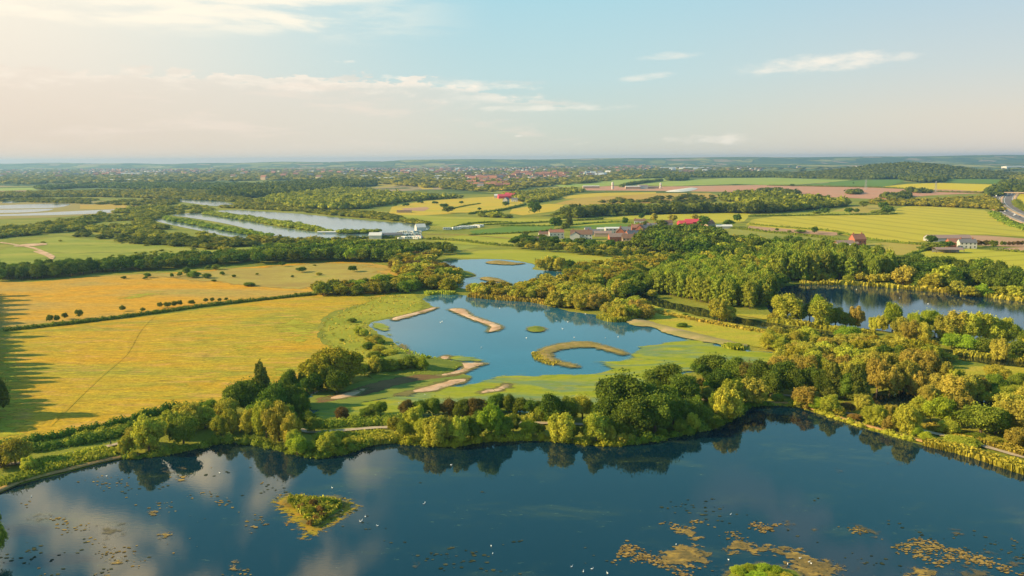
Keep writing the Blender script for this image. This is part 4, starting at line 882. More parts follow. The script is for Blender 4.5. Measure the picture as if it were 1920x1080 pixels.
WEEDS = [([(1225, 1040), (1250, 1025), (1290, 1018), (1330, 1030), (1338, 1050), (1320, 1062), (1280, 1070), (1240, 1068), (1218, 1055)], 0), ([(1258, 988), (1290, 984), (1318, 998), (1320, 1012), (1290, 1015), (1265, 1000)], 0), ([(1350, 1018), (1375, 1008), (1420, 1018), (1470, 1024), (1500, 1035), (1470, 1045), (1400, 1040), (1360, 1040)], 0),
         ([(1460, 1025), (1510, 1028), (1530, 1045), (1570, 1050), (1590, 1075), (1540, 1095), (1480, 1070)], 0), ([(1490, 1058), (1530, 1044), (1580, 1058), (1575, 1074), (1520, 1075)], 1), ([(1590, 983), (1630, 985), (1665, 1000), (1650, 1012), (1610, 1000)], 1),
         ([(1462, 980), (1490, 976), (1495, 990), (1475, 994)], 1), ([(1518, 988), (1545, 986), (1552, 998), (1530, 1000)], 1), ([(1775, 990), (1800, 986), (1812, 1000), (1790, 1008)], 1), ([(1690, 1075), (1720, 1060), (1770, 1075), (1760, 1110), (1700, 1110)], 0), ([(1775, 1085), (1800, 1060), (1850, 1062), (1880, 1090), (1850, 1130), (1790, 1120)], 1),
         ([(1840, 1030), (1880, 1035), (1875, 1045), (1845, 1042)], 1), ([(1880, 1050), (1925, 1040), (1940, 1060), (1900, 1066)], 1), ([(1580, 1058), (1620, 1052), (1630, 1068), (1600, 1075)], 1), ([(1340, 1062), (1400, 1050), (1470, 1052), (1500, 1070), (1480, 1100), (1380, 1110)], 1),
         ([(272, 955), (300, 952), (302, 966), (285, 975), (272, 968)], 0), ([(292, 1000), (318, 992), (330, 1005), (305, 1018)], 0), ([(455, 985), (480, 985), (485, 998), (465, 1000)], 0), ([(190, 1018), (215, 1022), (215, 1033), (195, 1030)], 0), ([(195, 1048), (235, 1045), (245, 1055), (205, 1060)], 0), ([(175, 1075), (205, 1072), (200, 1095), (170, 1095)], 0),
         ([(430, 1055), (455, 1052), (450, 1075), (430, 1078)], 0), ([(50, 965), (100, 958), (95, 975), (60, 985)], 1), ([(180, 985), (240, 980), (235, 1005), (190, 1012)], 1), ([(300, 880), (330, 872), (350, 880), (320, 895)], 1), ([(330, 895), (360, 888), (355, 902), (335, 905)], 0), ([(1265, 945), (1280, 943), (1282, 952), (1268, 952)], 0), ([(1340, 944), (1356, 943), (1354, 951), (1342, 951)], 0), ([(765, 1055), (785, 1052), (790, 1064), (770, 1066)], 1),
         ([(1655, 870), (1695, 868), (1690, 876), (1660, 878)], 1), ([(1560, 880), (1580, 878), (1580, 890), (1562, 890)], 1)]
for i, (pts, k) in enumerate(WEEDS):
    u_ = sum(p[0] for p in pts) / len(pts); v_ = sum(p[1] for p in pts) / len(pts)
    where = ('lower left' if u_ < 640 else 'bottom middle' if u_ < 1200 else 'lower right' if u_ < 1560 else 'far right') + (' corner' if v_ > 1045 and (u_ < 300 or u_ > 1700) else '')
    o = gridded('water_weed', pts, M_WEEDD if k else M_WEEDP, 1.0 if v_ > 950 else 1.5, z=.10 + .002 * i, kind='stuff', cat='water weed')
    PLACED.append((o, 'dull brown weed raft' if k else 'bright yellow-brown weed raft', 'floating in the ' + where + ' of the foreground lake', u_))

L_SCUM = leaf_mat('floating_weed_leaves', (0.15, 0.12, 0.045), (0.40, 0.27, 0.07), trans=.05); L_SUNK = leaf_mat('sunken_weed_leaves', (0.04, 0.06, 0.035), (0.10, 0.10, 0.05), trans=.05)
pads('water_weed', wpoly([(1180, 1000), (1300, 975), (1500, 985), (1700, 990), (1900, 1010), (1960, 1090), (1600, 1120), (1180, 1110)], 2), 1500, .27, L_SCUM, 'loose brown weed drifting in the lower right of the lake', 3, s=11, thr=.62)
pads('water_weed', wpoly([(20, 940), (200, 890), (480, 880), (500, 1000), (460, 1090), (60, 1100), (0, 1000)], 2), 380, .26, L_SCUM, 'loose pale weed drifting in the lower left of the lake', 5, s=8, thr=.62)
pads('water_weed', wpoly([(60, 930), (500, 870), (760, 900), (1200, 940), (1900, 930), (2000, 1100), (60, 1100)], 2), 500, .32, L_SUNK, 'dark sunken weed showing through the foreground lake', 8, z=.075, s=15, thr=.6)

# ================================================================== PATHS, BANKS, ROAD
M_PATH = gmat('gravel_path', [(0.3, (0.44, 0.34, 0.22)), (0.7, (0.56, 0.43, 0.28))], 0.2, 0, 1, fine=.2, fscale=1.5, bump=.2)
M_DIRT = gmat('earth_bank', [(0.3, (0.36, 0.20, 0.08)), (0.5, (0.46, 0.27, 0.10)), (0.7, (0.28, 0.24, 0.05))], 0.15, 0, 1, fine=.3, fscale=1.2, bump=.4)
strip('path', [(-40, 878), (20, 872), (90, 862), (150, 850), (205, 838), (235, 830)], 1.9, M_PATH, label='pale path along the left shore', cat='path')
strip('path', [(548, 800), (565, 808), (590, 812), (640, 809), (700, 804), (740, 803), (800, 802), (880, 800), (960, 796), (1010, 795), (1080, 797), (1130, 800), (1200, 800), (1270, 770), (1300, 758), (1345, 742), (1400, 738), (1450, 740), (1500, 748), (1560, 768), (1620, 784), (1680, 798), (1740, 812), (1800, 825), (1860, 843), (1930, 862), (2050, 890)], 2.0, M_PATH, label='pale footpath winding along the wooded lake shore', cat='path')
strip('path', [(92, 800), (140, 752), (190, 705), (235, 665), (262, 620), (290, 592)], .28, gmat('worn_grass', [(0.3, (0.46, 0.32, 0.025)), (0.7, (0.54, 0.37, 0.03))], .1, fine=.3), label='faint worn track across the golden meadow', cat='path')
strip('path', [(0, 455), (60, 465), (100, 482)], 4, M_SAND, label='brown track in the left pasture', cat='path')
for pts, lb in [([(25, 462), (50, 458), (85, 457), (84, 460), (45, 463)], 'bare white patch in the left pasture, upper'), ([(62, 472), (82, 473), (102, 482), (96, 487), (84, 480)], 'bare white patch in the left pasture, lower')]:
    gridded('sand', pts, M_SAND, 3, label=lb, cat='sand')
strip('bank', [(1390, 757), (1450, 757), (1490, 760), (1550, 777), (1600, 793), (1650, 807), (1720, 827), (1800, 846), (1860, 864), (1940, 888), (2090, 935)], 1.6, M_DIRT, h=.3, label='orange earth bank along the right lake shore', cat='bank')
strip('bank', [(-60, 940), (0, 921), (40, 904), (120, 884), (215, 861), (262, 855)], 2.2, M_DIRT, h=.3, label='earth bank along the left lake shore', cat='bank')
M_ASPH = gmat('asphalt', [(0.3, (0.17, 0.15, 0.14)), (0.7, (0.24, 0.20, 0.18))], 0.02, 0, 1, fine=.1, fscale=.3, bump=.05)
M_LINE = pbr('road_paint', (0.8, 0.78, 0.72), 0.6)
RW = [(2010, 432), (1960, 420), (1925, 408), (1898, 396), (1882, 385), (1878, 374), (1886, 364), (1900, 354), (1908, 344), (1925, 338)]
rc = np.array([P(u, v)[:2] for u, v in smooth_px(RW, 6, False)])
T_ = np.gradient(rc, axis=0); T_ /= np.linalg.norm(T_, axis=1)[:, None]; RN = np.stack([-T_[:, 1], T_[:, 0]], 1)
strip('road', rc + RN * 10.5, 15, M_ASPH, world=True, label='left carriageway of the motorway', cat='road')
strip('road', rc - RN * 10.5, 15, M_ASPH, world=True, label='right carriageway of the motorway', cat='road')
zr = nextz()
for off, lb in [(17.2, 'outer left'), (4.2, 'inner left'), (-4.2, 'inner right'), (-17.2, 'outer right')]:
    strip('road_marking', rc + RN * off, .7, M_LINE, z=zr, world=True, label=f'solid white edge line of the motorway, {lb}', cat='road marking')
strip('verge', rc, 5, M_SAND, world=True, h=.3, label='pale central reservation of the motorway', cat='verge')
strip('verge', rc + RN * 21.5, 6, M_SAND, world=True, h=.4, label='pale verge left of the motorway', cat='verge')
strip('verge', rc - RN * 21.5, 6, M_SAND, world=True, h=.4, label='pale verge right of the motorway', cat='verge')
strip('path', [(800, 440), (870, 441), (960, 448), (1000, 455), (1010, 462)], 3, M_DIRT, label='brown lane right of the caravan park', cat='path')
strip('path', [(690, 448), (800, 446), (880, 452), (950, 460)], 2.5, M_DIRT, label='brown lane below the caravan park', cat='path')
# ================================================================== TREES
def hand(place, L, **k):
    for (u, v, wp, hp, sp) in L: tree_px(u, v, wp, hp, sp, place, **k)
hand('on the left lake shore', [(30, 875, 62, 52, 'Y'), (2, 880, 40, 40, 'D'), (55, 888, 27, 30, 'W'), (236, 856, 27, 36, 'W'), (248, 861, 14, 14, 'Y'), (280, 851, 66, 68, 'W'), (248, 838, 34, 36, 'T'), (345, 839, 50, 58, 'B'), (322, 822, 44, 48, 'W'), (352, 812, 52, 52, 'W'), (385, 805, 40, 40, 'W'), (412, 818, 28, 38, 'W'), (434, 816, 30, 48, 'W'), (452, 812, 26, 36, 'T'), (470, 815, 36, 46, 'W')])
hand('at the shore below the dark fir', [(500, 823, 44, 70, 'W'), (524, 830, 46, 74, 'W'), (547, 838, 38, 60, 'W'), (558, 856, 37, 35, 'P'), (552, 848, 26, 40, 'W'), (585, 852, 26, 24, 'B'), (615, 854, 42, 40, 'W'), (632, 850, 24, 24, 'B'), (650, 842, 20, 20, 'Y'), (655, 826, 16, 18, 'Y'), (590, 812, 28, 28, 'G'), (578, 798, 26, 26, 'B')])
hand('in the dark group right of the golden meadow', [(492, 768, 46, 86, 'C'), (468, 775, 52, 62, 'O'), (440, 778, 48, 56, 'G'), (425, 790, 40, 40, 'Y'), (395, 785, 36, 34, 'B'), (516, 785, 56, 62, 'O'), (545, 778, 50, 54, 'G'), (542, 740, 40, 44, 'O'), (560, 765, 36, 44, 'O'), (566, 782, 34, 40, 'G'), (575, 735, 36, 42, 'G'), (480, 800, 44, 40, 'G'), (530, 800, 44, 40, 'B'), (372, 800, 40, 34, 'G')])
hand('in the big willow clump by the algae', [(600, 733, 60, 64, 'V'), (634, 726, 72, 68, 'V'), (655, 718, 54, 58, 'V'), (618, 715, 46, 58, 'V'), (588, 740, 40, 40, 'O'), (632, 740, 44, 44, 'G')])
hand('along the grassy spit', [(686, 704, 22, 22, 'B'), (705, 702, 32, 32, 'W'), (722, 701, 26, 28, 'G'), (738, 700, 26, 26, 'G'), (754, 698, 24, 24, 'B'), (770, 696, 34, 28, 'G'), (792, 698, 24, 30, 'P'), (802, 677, 10, 9, 'B')])
hand('on the west shore of the middle lake', [(672, 630, 20, 18, 'Y'), (682, 632, 18, 15, 'Y'), (692, 642, 16, 12, 'Y'), (704, 644, 22, 15, 'Y'), (716, 647, 14, 11, 'B'), (690, 655, 26, 12, 'B'), (712, 662, 30, 13, 'Y'), (700, 672, 26, 12, 'B'), (730, 668, 30, 11, 'Y'), (660, 605, 16, 8, 'B'), (641, 640, 9, 5, 'B')])
hand('between the footpath and the algae', [(640, 788, 27, 24, 'D'), (700, 782, 30, 22, 'B'), (714, 780, 24, 26, 'G'), (686, 783, 24, 16, 'B'), (765, 784, 32, 32, 'D'), (790, 784, 32, 32, 'G'), (812, 782, 32, 36, 'G'), (842, 782, 36, 34, 'D'), (868, 786, 34, 36, 'O'), (890, 788, 38, 40, 'D'), (855, 776, 20, 12, 'W'), (930, 776, 36, 36, 'O'), (955, 778, 30, 38, 'G'), (975, 780, 32, 34, 'G'), (905, 776, 28, 26, 'D'), (995, 782, 30, 32, 'O'), (1015, 790, 26, 28, 'G'), (1035, 796, 44, 56, 'O'), (1066, 790, 36, 44, 'G'), (1092, 788, 40, 46, 'Y'), (1010, 775, 24, 22, 'G')])
hand('on the shore left of the big oaks', [(740, 812, 26, 28, 'W'), (756, 822, 28, 34, 'B'), (778, 815, 38, 50, 'W'), (796, 828, 30, 40, 'W'), (816, 838, 44, 54, 'W'), (838, 832, 34, 48, 'T'), (860, 835, 42, 52, 'W'), (882, 828, 38, 46, 'G'), (900, 816, 30, 46, 'O'), (921, 827, 48, 68, 'P'), (946, 824, 32, 40, 'G'), (962, 812, 28, 34, 'O'), (992, 819, 33, 30, 'P'), (1012, 818, 22, 22, 'G'), (1052, 830, 50, 50, 'W'), (1074, 826, 24, 30, 'G'), (1118, 831, 46, 54, 'W'), (1100, 826, 22, 30, 'G'), (1142, 832, 24, 34, 'W'), (1165, 834, 22, 20, 'W'), (1182, 832, 22, 18, 'Y'), (1212, 828, 24, 16, 'B'), (1240, 822, 22, 18, 'B'), (1140, 818, 18, 26, 'T')])
hand('in the big oak group on the shore', [(1168, 792, 96, 88, 'O'), (1140, 806, 54, 62, 'O'), (1186, 820, 66, 72, 'O'), (1228, 815, 72, 74, 'O'), (1262, 805, 56, 62, 'O'), (1206, 780, 60, 60, 'O'), (1248, 742, 68, 58, 'O'), (1222, 758, 48, 44, 'O'), (1278, 765, 62, 60, 'O'), (1252, 775, 50, 50, 'G'), (1290, 800, 50, 52, 'O'), (1155, 826, 40, 44, 'O'), (1305, 785, 36, 40, 'G')])
hand('between the big oaks and the pond', [(1336, 710, 66, 42, 'O'), (1318, 712, 40, 34, 'O'), (1374, 722, 52, 48, 'G'), (1352, 735, 46, 40, 'O'), (1400, 728, 48, 48, 'D'), (1420, 735, 50, 55, 'O'), (1311, 728, 18, 18, 'N'), (1325, 754, 30, 26, 'T'), (1345, 762, 28, 24, 'B'), (1332, 735, 30, 24, 'P'), (1360, 792, 50, 60, 'W'), (1372, 764, 42, 48, 'W'), (1345, 776, 34, 40, 'G'), (1322, 800, 38, 34, 'G'), (1298, 812, 24, 36, 'W'), (1274, 816, 24, 30, 'G'), (1342, 806, 30, 26, 'B'), (1414, 762, 44, 50, 'T'), (1385, 745, 34, 34, 'G'), (1440, 712, 36, 30, 'D'), (1375, 785, 36, 40, 'W')])
hand('behind the right shore path', [(1462, 738, 60, 58, 'O'), (1445, 748, 44, 44, 'O'), (1486, 742, 44, 52, 'O'), (1520, 740, 42, 52, 'O'), (1538, 745, 36, 48, 'O'), (1561, 748, 42, 66, 'C'), (1606, 752, 44, 66, 'C'), (1584, 750, 34, 48, 'G'), (1510, 767, 42, 40, 'T'), (1530, 772, 28, 26, 'P'), (1556, 780, 34, 38, 'W'), (1572, 782, 22, 20, 'W'), (1458, 756, 30, 16, 'B'), (1500, 766, 24, 26, 'W'), (1616, 770, 34, 28, 'T'), (1590, 775, 24, 20, 'D')])
hand('on the right shore between path and lake', [(1632, 800, 28, 36, 'W'), (1646, 804, 30, 42, 'W'), (1664, 808, 26, 28, 'N'), (1682, 810, 26, 32, 'W'), (1702, 816, 38, 54, 'W'), (1718, 820, 22, 20, 'P'), (1735, 828, 26, 16, 'P'), (1602, 790, 26, 12, 'N'), (1620, 790, 18, 12, 'P'), (1860, 858, 14, 9, 'G'), (1802, 838, 60, 14, 'Y'), (1885, 876, 12, 8, 'B')])
hand('behind the path in the lower right', [(1764, 800, 58, 54, 'P'), (1744, 792, 30, 34, 'G'), (1838, 818, 70, 56, 'G'), (1866, 816, 50, 46, 'G'), (1790, 796, 60, 50, 'T'), (1782, 816, 40, 26, 'Y'), (1905, 836, 44, 30, 'T'), (1896, 812, 70, 60, 'T'), (1935, 816, 60, 66, 'T'), (1888, 786, 52, 46, 'T'), (1920, 780, 56, 48, 'T'), (1715, 790, 26, 22, 'W'), (1668, 782, 26, 22, 'T'), (1860, 835, 30, 14, 'Y'), (1830, 826, 30, 12, 'B'), (1950, 850, 40, 26, 'Y')])
hand('round the dark pond', [(1644, 738, 44, 62, 'T'), (1668, 742, 44, 54, 'T'), (1694, 738, 48, 60, 'T'), (1716, 742, 36, 46, 'T'), (1630, 722, 36, 60, 'T'), (1658, 716, 40, 52, 'T'), (1740, 764, 36, 40, 'T'), (1722, 775, 30, 30, 'Y'), (1700, 782, 30, 14, 'T'), (1755, 748, 44, 44, 'T'), (1786, 758, 50, 52, 'T'), (1815, 752, 44, 46, 'T'), (1832, 746, 40, 38, 'T'), (1705, 708, 40, 46, 'T'), (1740, 712, 42, 50, 'T'), (1772, 716, 36, 36, 'T'), (1790, 728, 36, 34, 'W'), (1865, 742, 34, 40, 'G'), (1850, 758, 26, 22, 'Y'), (1880, 752, 40, 26, 'Y'), (1680, 690, 34, 40, 'G'), (1655, 690, 36, 42, 'O'), (1905, 750, 36, 26, 'Y')])
hand('on the near bank of the right lake', [(1474, 603, 50, 48, 'W'), (1450, 602, 22, 14, 'W'), (1500, 604, 24, 22, 'G'), (1532, 597, 28, 42, 'P'), (1518, 600, 30, 30, 'G'), (1542, 616, 50, 50, 'W'), (1566, 614, 32, 36, 'G'), (1586, 614, 36, 26, 'G'), (1604, 614, 28, 38, 'T'), (1580, 622, 18, 12, 'B'), (1640, 620, 26, 24, 'W'), (1654, 623, 24, 30, 'W'), (1673, 622, 36, 52, 'P'), (1692, 634, 38, 38, 'T'), (1714, 630, 26, 44, 'P'), (1708, 640, 34, 38, 'T'), (1728, 642, 30, 36, 'W'), (1738, 626, 28, 44, 'P'), (1753, 626, 24, 42, 'P'), (1590, 640, 48, 26, 'P'), (1625, 652, 50, 22, 'Y')])
hand('in the big willow clump right of centre shore', [(1772, 640, 40, 48, 'T'), (1790, 640, 44, 54, 'W'), (1812, 642, 44, 54, 'W'), (1836, 640, 44, 52, 'W'), (1858, 642, 40, 48, 'W'), (1880, 642, 40, 44, 'W'), (1900, 644, 34, 34, 'G'), (1785, 655, 40, 28, 'P'), (1815, 660, 44, 28, 'P'), (1845, 662, 40, 26, 'G'), (1872, 677, 32, 40, 'T'), (1905, 668, 40, 28, 'O'), (1778, 678, 32, 14, 'W'), (1930, 660, 40, 34, 'G')])
hand('beside the river', [(1348, 604, 42, 40, 'W'), (1362, 603, 32, 30, 'W'), (1222, 560, 18, 16, 'W'), (1280, 614, 22, 8, 'B'), (1284, 594, 10, 6, 'B'), (1376, 655, 34, 10, 'P')])
hand('at the left edge of the picture', [(-6, 784, 44, 84, 'O'), (-14, 1058, 56, 84, 'B'), (-20, 1000, 50, 50, 'B')])
hand('in the golden field corner by the hedge', [(94, 605, 12, 14, 'G'), (107, 604, 10, 13, 'G'), (122, 599, 11, 12, 'G'), (149, 598, 15, 17, 'G'), (230, 584, 11, 11, 'G'), (268, 585, 9, 8, 'G'), (300, 578, 10, 11, 'G'), (314, 578, 14, 11, 'G'), (328, 576, 11, 11, 'G'), (338, 574, 9, 11, 'G'), (360, 572, 12, 9, 'G'), (386, 568, 8, 9, 'G'), (398, 567, 8, 9, 'G'), (412, 566, 7, 7, 'G'), (424, 564, 7, 6, 'G')])
hand('scattered in the orange meadow', [(277, 521, 12, 9, 'B'), (272, 524, 8, 5, 'B'), (232, 523, 9, 5, 'B'), (322, 520, 7, 8, 'B'), (338, 518, 11, 8, 'B'), (350, 516, 17, 14, 'B'), (362, 521, 22, 12, 'B'), (388, 522, 18, 9, 'B'), (417, 516, 9, 7, 'B'), (405, 506, 16, 10, 'B'), (390, 505, 10, 7, 'B'), (466, 537, 22, 7, 'B'), (439, 520, 8, 5, 'B'), (401, 528, 8, 4, 'B'), (565, 511, 19, 10, 'O'), (529, 500, 11, 9, 'O'), (548, 520, 6, 4, 'B'), (662, 510, 18, 11, 'O'), (590, 499, 6, 3, 'B'), (598, 516, 14, 5, 'Y'), (482, 516, 6, 4, 'B')])
hand('alone beside the golden hay field', [(741, 388, 9, 8, 'O'), (763, 387, 9, 6, 'O'), (757, 387, 5, 4, 'O'), (785, 382, 6, 7, 'O'), (791, 382, 6, 5, 'O'), (814, 383, 8, 6, 'O'), (819, 383, 6, 5, 'O'), (865, 383, 8, 6, 'O'), (833, 391, 16, 9, 'O'), (841, 400, 22, 13, 'G'), (899, 395, 7, 6, 'O'), (948, 388, 14, 10, 'O')])
hand('among the village fields', [(1043, 428, 24, 20, 'O'), (1068, 425, 12, 26, 'C'), (1060, 432, 16, 14, 'G'), (1172, 422, 12, 14, 'O'), (1203, 412, 11, 12, 'O'), (1226, 418, 13, 17, 'W'), (1261, 418, 17, 15, 'W'), (1302, 416, 14, 14, 'W'), (1319, 428, 20, 22, 'O'), (1382, 417, 16, 15, 'O'), (1366, 426, 20, 14, 'O'), (1002, 405, 26, 26, 'O'), (1240, 425, 22, 12, 'G'), (1210, 426, 12, 12, 'G'), (1181, 432, 12, 9, 'G'), (1220, 440, 16, 14, 'W'), (1250, 436, 18, 14, 'G'), (1285, 444, 20, 16, 'O'), (1350, 434, 10, 8, 'G'), (985, 446, 12, 12, 'G'), (1128, 441, 8, 8, 'G')])
hand('by the large wheat field', [(1546, 402, 20, 12, 'O'), (1531, 403, 16, 7, 'B'), (1592, 401, 15, 11, 'O'), (1606, 400, 10, 9, 'O'), (1619, 391, 16, 14, 'G'), (1656, 395, 18, 16, 'O'), (1666, 400, 18, 14, 'O'), (1645, 402, 24, 8, 'B'), (1664, 402, 22, 12, 'O'), (1457, 434, 7, 6, 'O'), (1480, 437, 8, 5, 'B'), (1500, 437, 20, 6, 'B'), (1527, 439, 12, 14, 'O'), (1575, 442, 9, 6, 'B'), (1745, 459, 22, 17, 'O'), (1600, 345, 3, 3, 'O'), (1602, 337, 8, 5, 'O'), (1485, 350, 9, 5, 'O')])
hand('beside the white farmhouse', [(1752, 470, 40, 14, 'G'), (1775, 466, 26, 13, 'O'), (1730, 470, 20, 8, 'B'), (1835, 463, 12, 12, 'D'), (1848, 463, 14, 12, 'D'), (1862, 466, 14, 15, 'G'), (1878, 462, 6, 10, 'G'), (1884, 462, 6, 9, 'G'), (1892, 462, 7, 9, 'D'), (1900, 462, 7, 9, 'D'), (1908, 462, 7, 10, 'D'), (1916, 462, 7, 10, 'D'), (1925, 463, 7, 10, 'D'), (1797, 462, 8, 9, 'O')])
hand('on the far bank of the right lake', [(1693, 536, 36, 36, 'T'), (1718, 538, 24, 26, 'O'), (1745, 543, 34, 30, 'W'), (1768, 540, 50, 40, 'W'), (1730, 540, 18, 14, 'W'), (1792, 545, 30, 30, 'O'), (1775, 552, 14, 14, 'Y'), (1796, 552, 28, 24, 'T'), (1820, 556, 26, 18, 'Y'), (1540, 527, 30, 16, 'W'), (1554, 528, 20, 12, 'Y'), (1590, 530, 20, 14, 'Y'), (1612, 530, 24, 20, 'W'), (1635, 533, 20, 18, 'W'), (1655, 533, 26, 20, 'W'), (1478, 522, 34, 28, 'W'), (1460, 536, 34, 22, 'G'), (1505, 528, 26, 18, 'P'), (1840, 556, 30, 22, 'P'), (1873, 556, 34, 18, 'W'), (1905, 560, 34, 22, 'W')])
hand('on the point in the upper lake', [(1014, 508, 22, 22, 'W'), (1030, 508, 26, 26, 'W'), (1050, 510, 26, 26, 'W'), (1040, 503, 24, 22, 'O'), (1066, 506, 24, 18, 'O'), (1078, 508, 14, 10, 'G')])
# sunlit willow scrub in belts
belt('in the scrub below the central river', [(1490, 668), (1540, 660), (1600, 652), (1660, 656), (1720, 664), (1760, 680), (1740, 700), (1680, 700), (1620, 702), (1560, 696), (1500, 690)], 'WVTWTV', 7.5, (8, 11), (6, 8.5), 1)
belt('in the scrub behind the oak belt', [(1450, 690), (1500, 690), (1560, 698), (1610, 708), (1600, 724), (1540, 716), (1470, 712)], 'TWTVT', 7.5, (8, 11), (7, 9), 2)
belt('in the low scrub left of the river bend', [(1410, 648), (1450, 640), (1490, 640), (1540, 642), (1500, 662), (1440, 656)], 'WWTY', 7, (7, 10), (5, 7.5), 3)
belt('between the dark fir and the river scrub', [(1560, 720), (1620, 706), (1640, 715), (1610, 735)], 'TWT', 7, (7, 9), (8, 10), 4)
belt('at the right edge behind the pond', [(1840, 700), (1900, 712), (1960, 730), (1940, 750), (1870, 735)], 'GWY', 11, (6, 9), (5, 7), 5, thin=.3)
belt('in the dark belt left behind the orange meadow', [(-20, 516), (60, 512), (150, 506), (250, 499), (250, 508), (150, 517), (60, 525), (-20, 528)], 'OOGOG', 8.5, (9, 12), (8, 10.5), 6)
belt('in the dark belt behind the orange meadow centre', [(250, 498), (340, 490), (480, 482), (480, 492), (400, 500), (330, 505), (250, 509)], 'OGOG', 9, (9, 12), (7, 9.5), 7)
belt('in the wide belt behind the orange meadow right', [(480, 482), (560, 474), (700, 470), (770, 476), (760, 490), (690, 494), (600, 492), (530, 494), (480, 496)], 'OGGPO', 9.5, (10, 13), (9, 11.5), 8)
belt('in the belt below the caravan park', [(500, 468), (600, 462), (740, 464), (850, 472), (850, 478), (770, 476), (700, 470), (560, 474)], 'GOGB', 11, (9, 12), (7, 9), 9, thin=.1)
belt('left of the upper lake', [(740, 500), (780, 488), (820, 486), (815, 500), (825, 508), (860, 520), (852, 528), (800, 522), (750, 522)], 'VWGDY', 8.5, (9, 12), (7, 9), 10)
belt('at the north-west corner of the middle lake', [(590, 553), (640, 545), (720, 534), (800, 526), (856, 534), (852, 546), (800, 545), (760, 552), (700, 553), (640, 556)], 'VWPGVW', 8, (8, 11), (6.5, 8.5), 11)
belt('between the upper and middle lakes', [(880, 553), (900, 546), (960, 545), (1000, 538), (1040, 530), (1080, 536), (1060, 556), (1000, 564), (940, 560)], 'WVYWV', 7.5, (8, 10), (5.5, 7.5), 12)
belt('in the central willow carr', [(1060, 524), (1110, 508), (1180, 498), (1240, 500), (1230, 515), (1190, 535), (1130, 540), (1085, 545)], 'WVWGV', 8.5, (9, 12), (7, 9), 13)
belt('on the north shore of the middle lake', [(1042, 578), (1050, 560), (1090, 550), (1140, 562), (1140, 580), (1120, 588), (1080, 584)], 'WWT', 8.5, (10, 13), (7.5, 9), 14)
belt('at the north-east corner of the middle lake', [(1138, 596), (1150, 582), (1200, 580), (1216, 594), (1190, 602), (1160, 602)], 'WTW', 8, (9, 11), (6.5, 8), 15)
belt('left of the poplar plantation', [(1150, 555), (1170, 535), (1220, 520), (1230, 540), (1210, 556), (1180, 560)], 'GWGO', 8.5, (9, 12), (8, 11), 16)
belt('in the central poplar plantation', [(1222, 550), (1240, 536), (1300, 524), (1400, 528), (1446, 546), (1446, 568), (1420, 580), (1350, 574), (1290, 562)], 'LLLLLLLP', 5.6, (6, 8), (12.5, 15.5), 17)
belt('in the wood behind the poplar plantation', [(1240, 512), (1300, 500), (1400, 495), (1440, 505), (1440, 530), (1400, 524), (1300, 520)], 'GWOGP', 9.5, (9, 13), (9, 13), 18)
belt('in the tall poplars behind the right lake', [(1440, 524), (1450, 508), (1520, 498), (1620, 502), (1680, 520), (1660, 531), (1560, 527), (1480, 530)], 'LLLLG', 8, (7.5, 9.5), (15, 20), 19)
belt('in the oak belt behind the right lake', [(1670, 512), (1700, 502), (1800, 512), (1920, 530), (1970, 546), (1970, 556), (1900, 552), (1780, 535), (1690, 525)], 'OGOGO', 9.5, (10, 14), (10, 13), 20)
belt('in the tree belt below the village', [(955, 468), (985, 462), (1060, 466), (1120, 470), (1200, 478), (1290, 486), (1290, 493), (1200, 486), (1100, 480), (1020, 472)], 'GWGG', 10, (8, 11), (4.5, 7), 21, thin=.15)
belt('among the village trees', [(960, 458), (990, 452), (1060, 458), (1110, 460), (1190, 466), (1220, 474), (1150, 474), (1060, 464), (985, 462)], 'OGOO', 11, (9, 12), (6, 9), 22, thin=.35)
belt('in the dark oak wood right of the village', [(1190, 466), (1235, 448), (1300, 446), (1345, 450), (1360, 466), (1350, 484), (1290, 486), (1220, 478)], 'OOGO', 11, (12, 17), (12, 16), 23)
belt('in the wood between village and poplars', [(1350, 484), (1365, 462), (1410, 462), (1440, 474), (1440, 500), (1380, 494), (1300, 492)], 'OGOW', 11, (11, 15), (10, 14), 24)
belt('below the red brick farmhouse', [(1440, 498), (1445, 474), (1500, 466), (1560, 476), (1620, 484), (1620, 498), (1520, 496)], 'GOLG', 12, (10, 13), (11, 14), 25)
# outside the left edge: their shadows lie on the meadow
rr_ = random.Random(5)
for i in range(30):
    v = 556 + i * 8.6
    p = P(-20 - (i % 3) * 4, v)
    put_tree(p.x - (2.4 if v > 640 else 1.0), p.y, rr_.uniform(5.5, 7.5), rr_.uniform(8, 13), 'G' if i % 3 else 'O', 'in the row at the left edge of the golden meadow')
hedge('hedge', [(-26, 552), (-28, 640), (-32, 720), (-38, 800)], 4, 6.0, L_BUSH, 'tall hedge along the left edge of the golden meadow', size=1.0, dens=4)

# ================================================================== HEDGES
hedge('hedge', [(15, 620), (150, 606), (272, 590), (400, 573), (500, 562), (590, 553)], 4.2, 1.9, L_BUSH, 'long dark hedge between the golden and orange meadows', size=.6, dens=7)
hedge('hedge', [(0, 838), (60, 830), (120, 818), (180, 806), (240, 792), (270, 785)], 3.2, 2.2, L_OAK, 'dark hedge along the lower edge of the golden meadow', size=.5, dens=7)
hedge('hedge', [(270, 785), (300, 776), (345, 770), (390, 768)], 3.5, 3.2, L_OAK, 'dark hedge between the golden meadow and shore willows', size=.5, dens=7)
hedge('hedge', [(60, 845), (120, 836), (170, 828), (215, 820), (250, 800)], 5.5, 2.4, L_OAK, 'scrubby hedge along the upper side of the shore path', size=.6, dens=6)
hedge('hedge', [(130, 828), (175, 815), (220, 806), (300, 790), (370, 775)], 4.5, 1.7, L_WILLOW, 'low yellow-green hedge behind the left shore path', size=.5, dens=6)
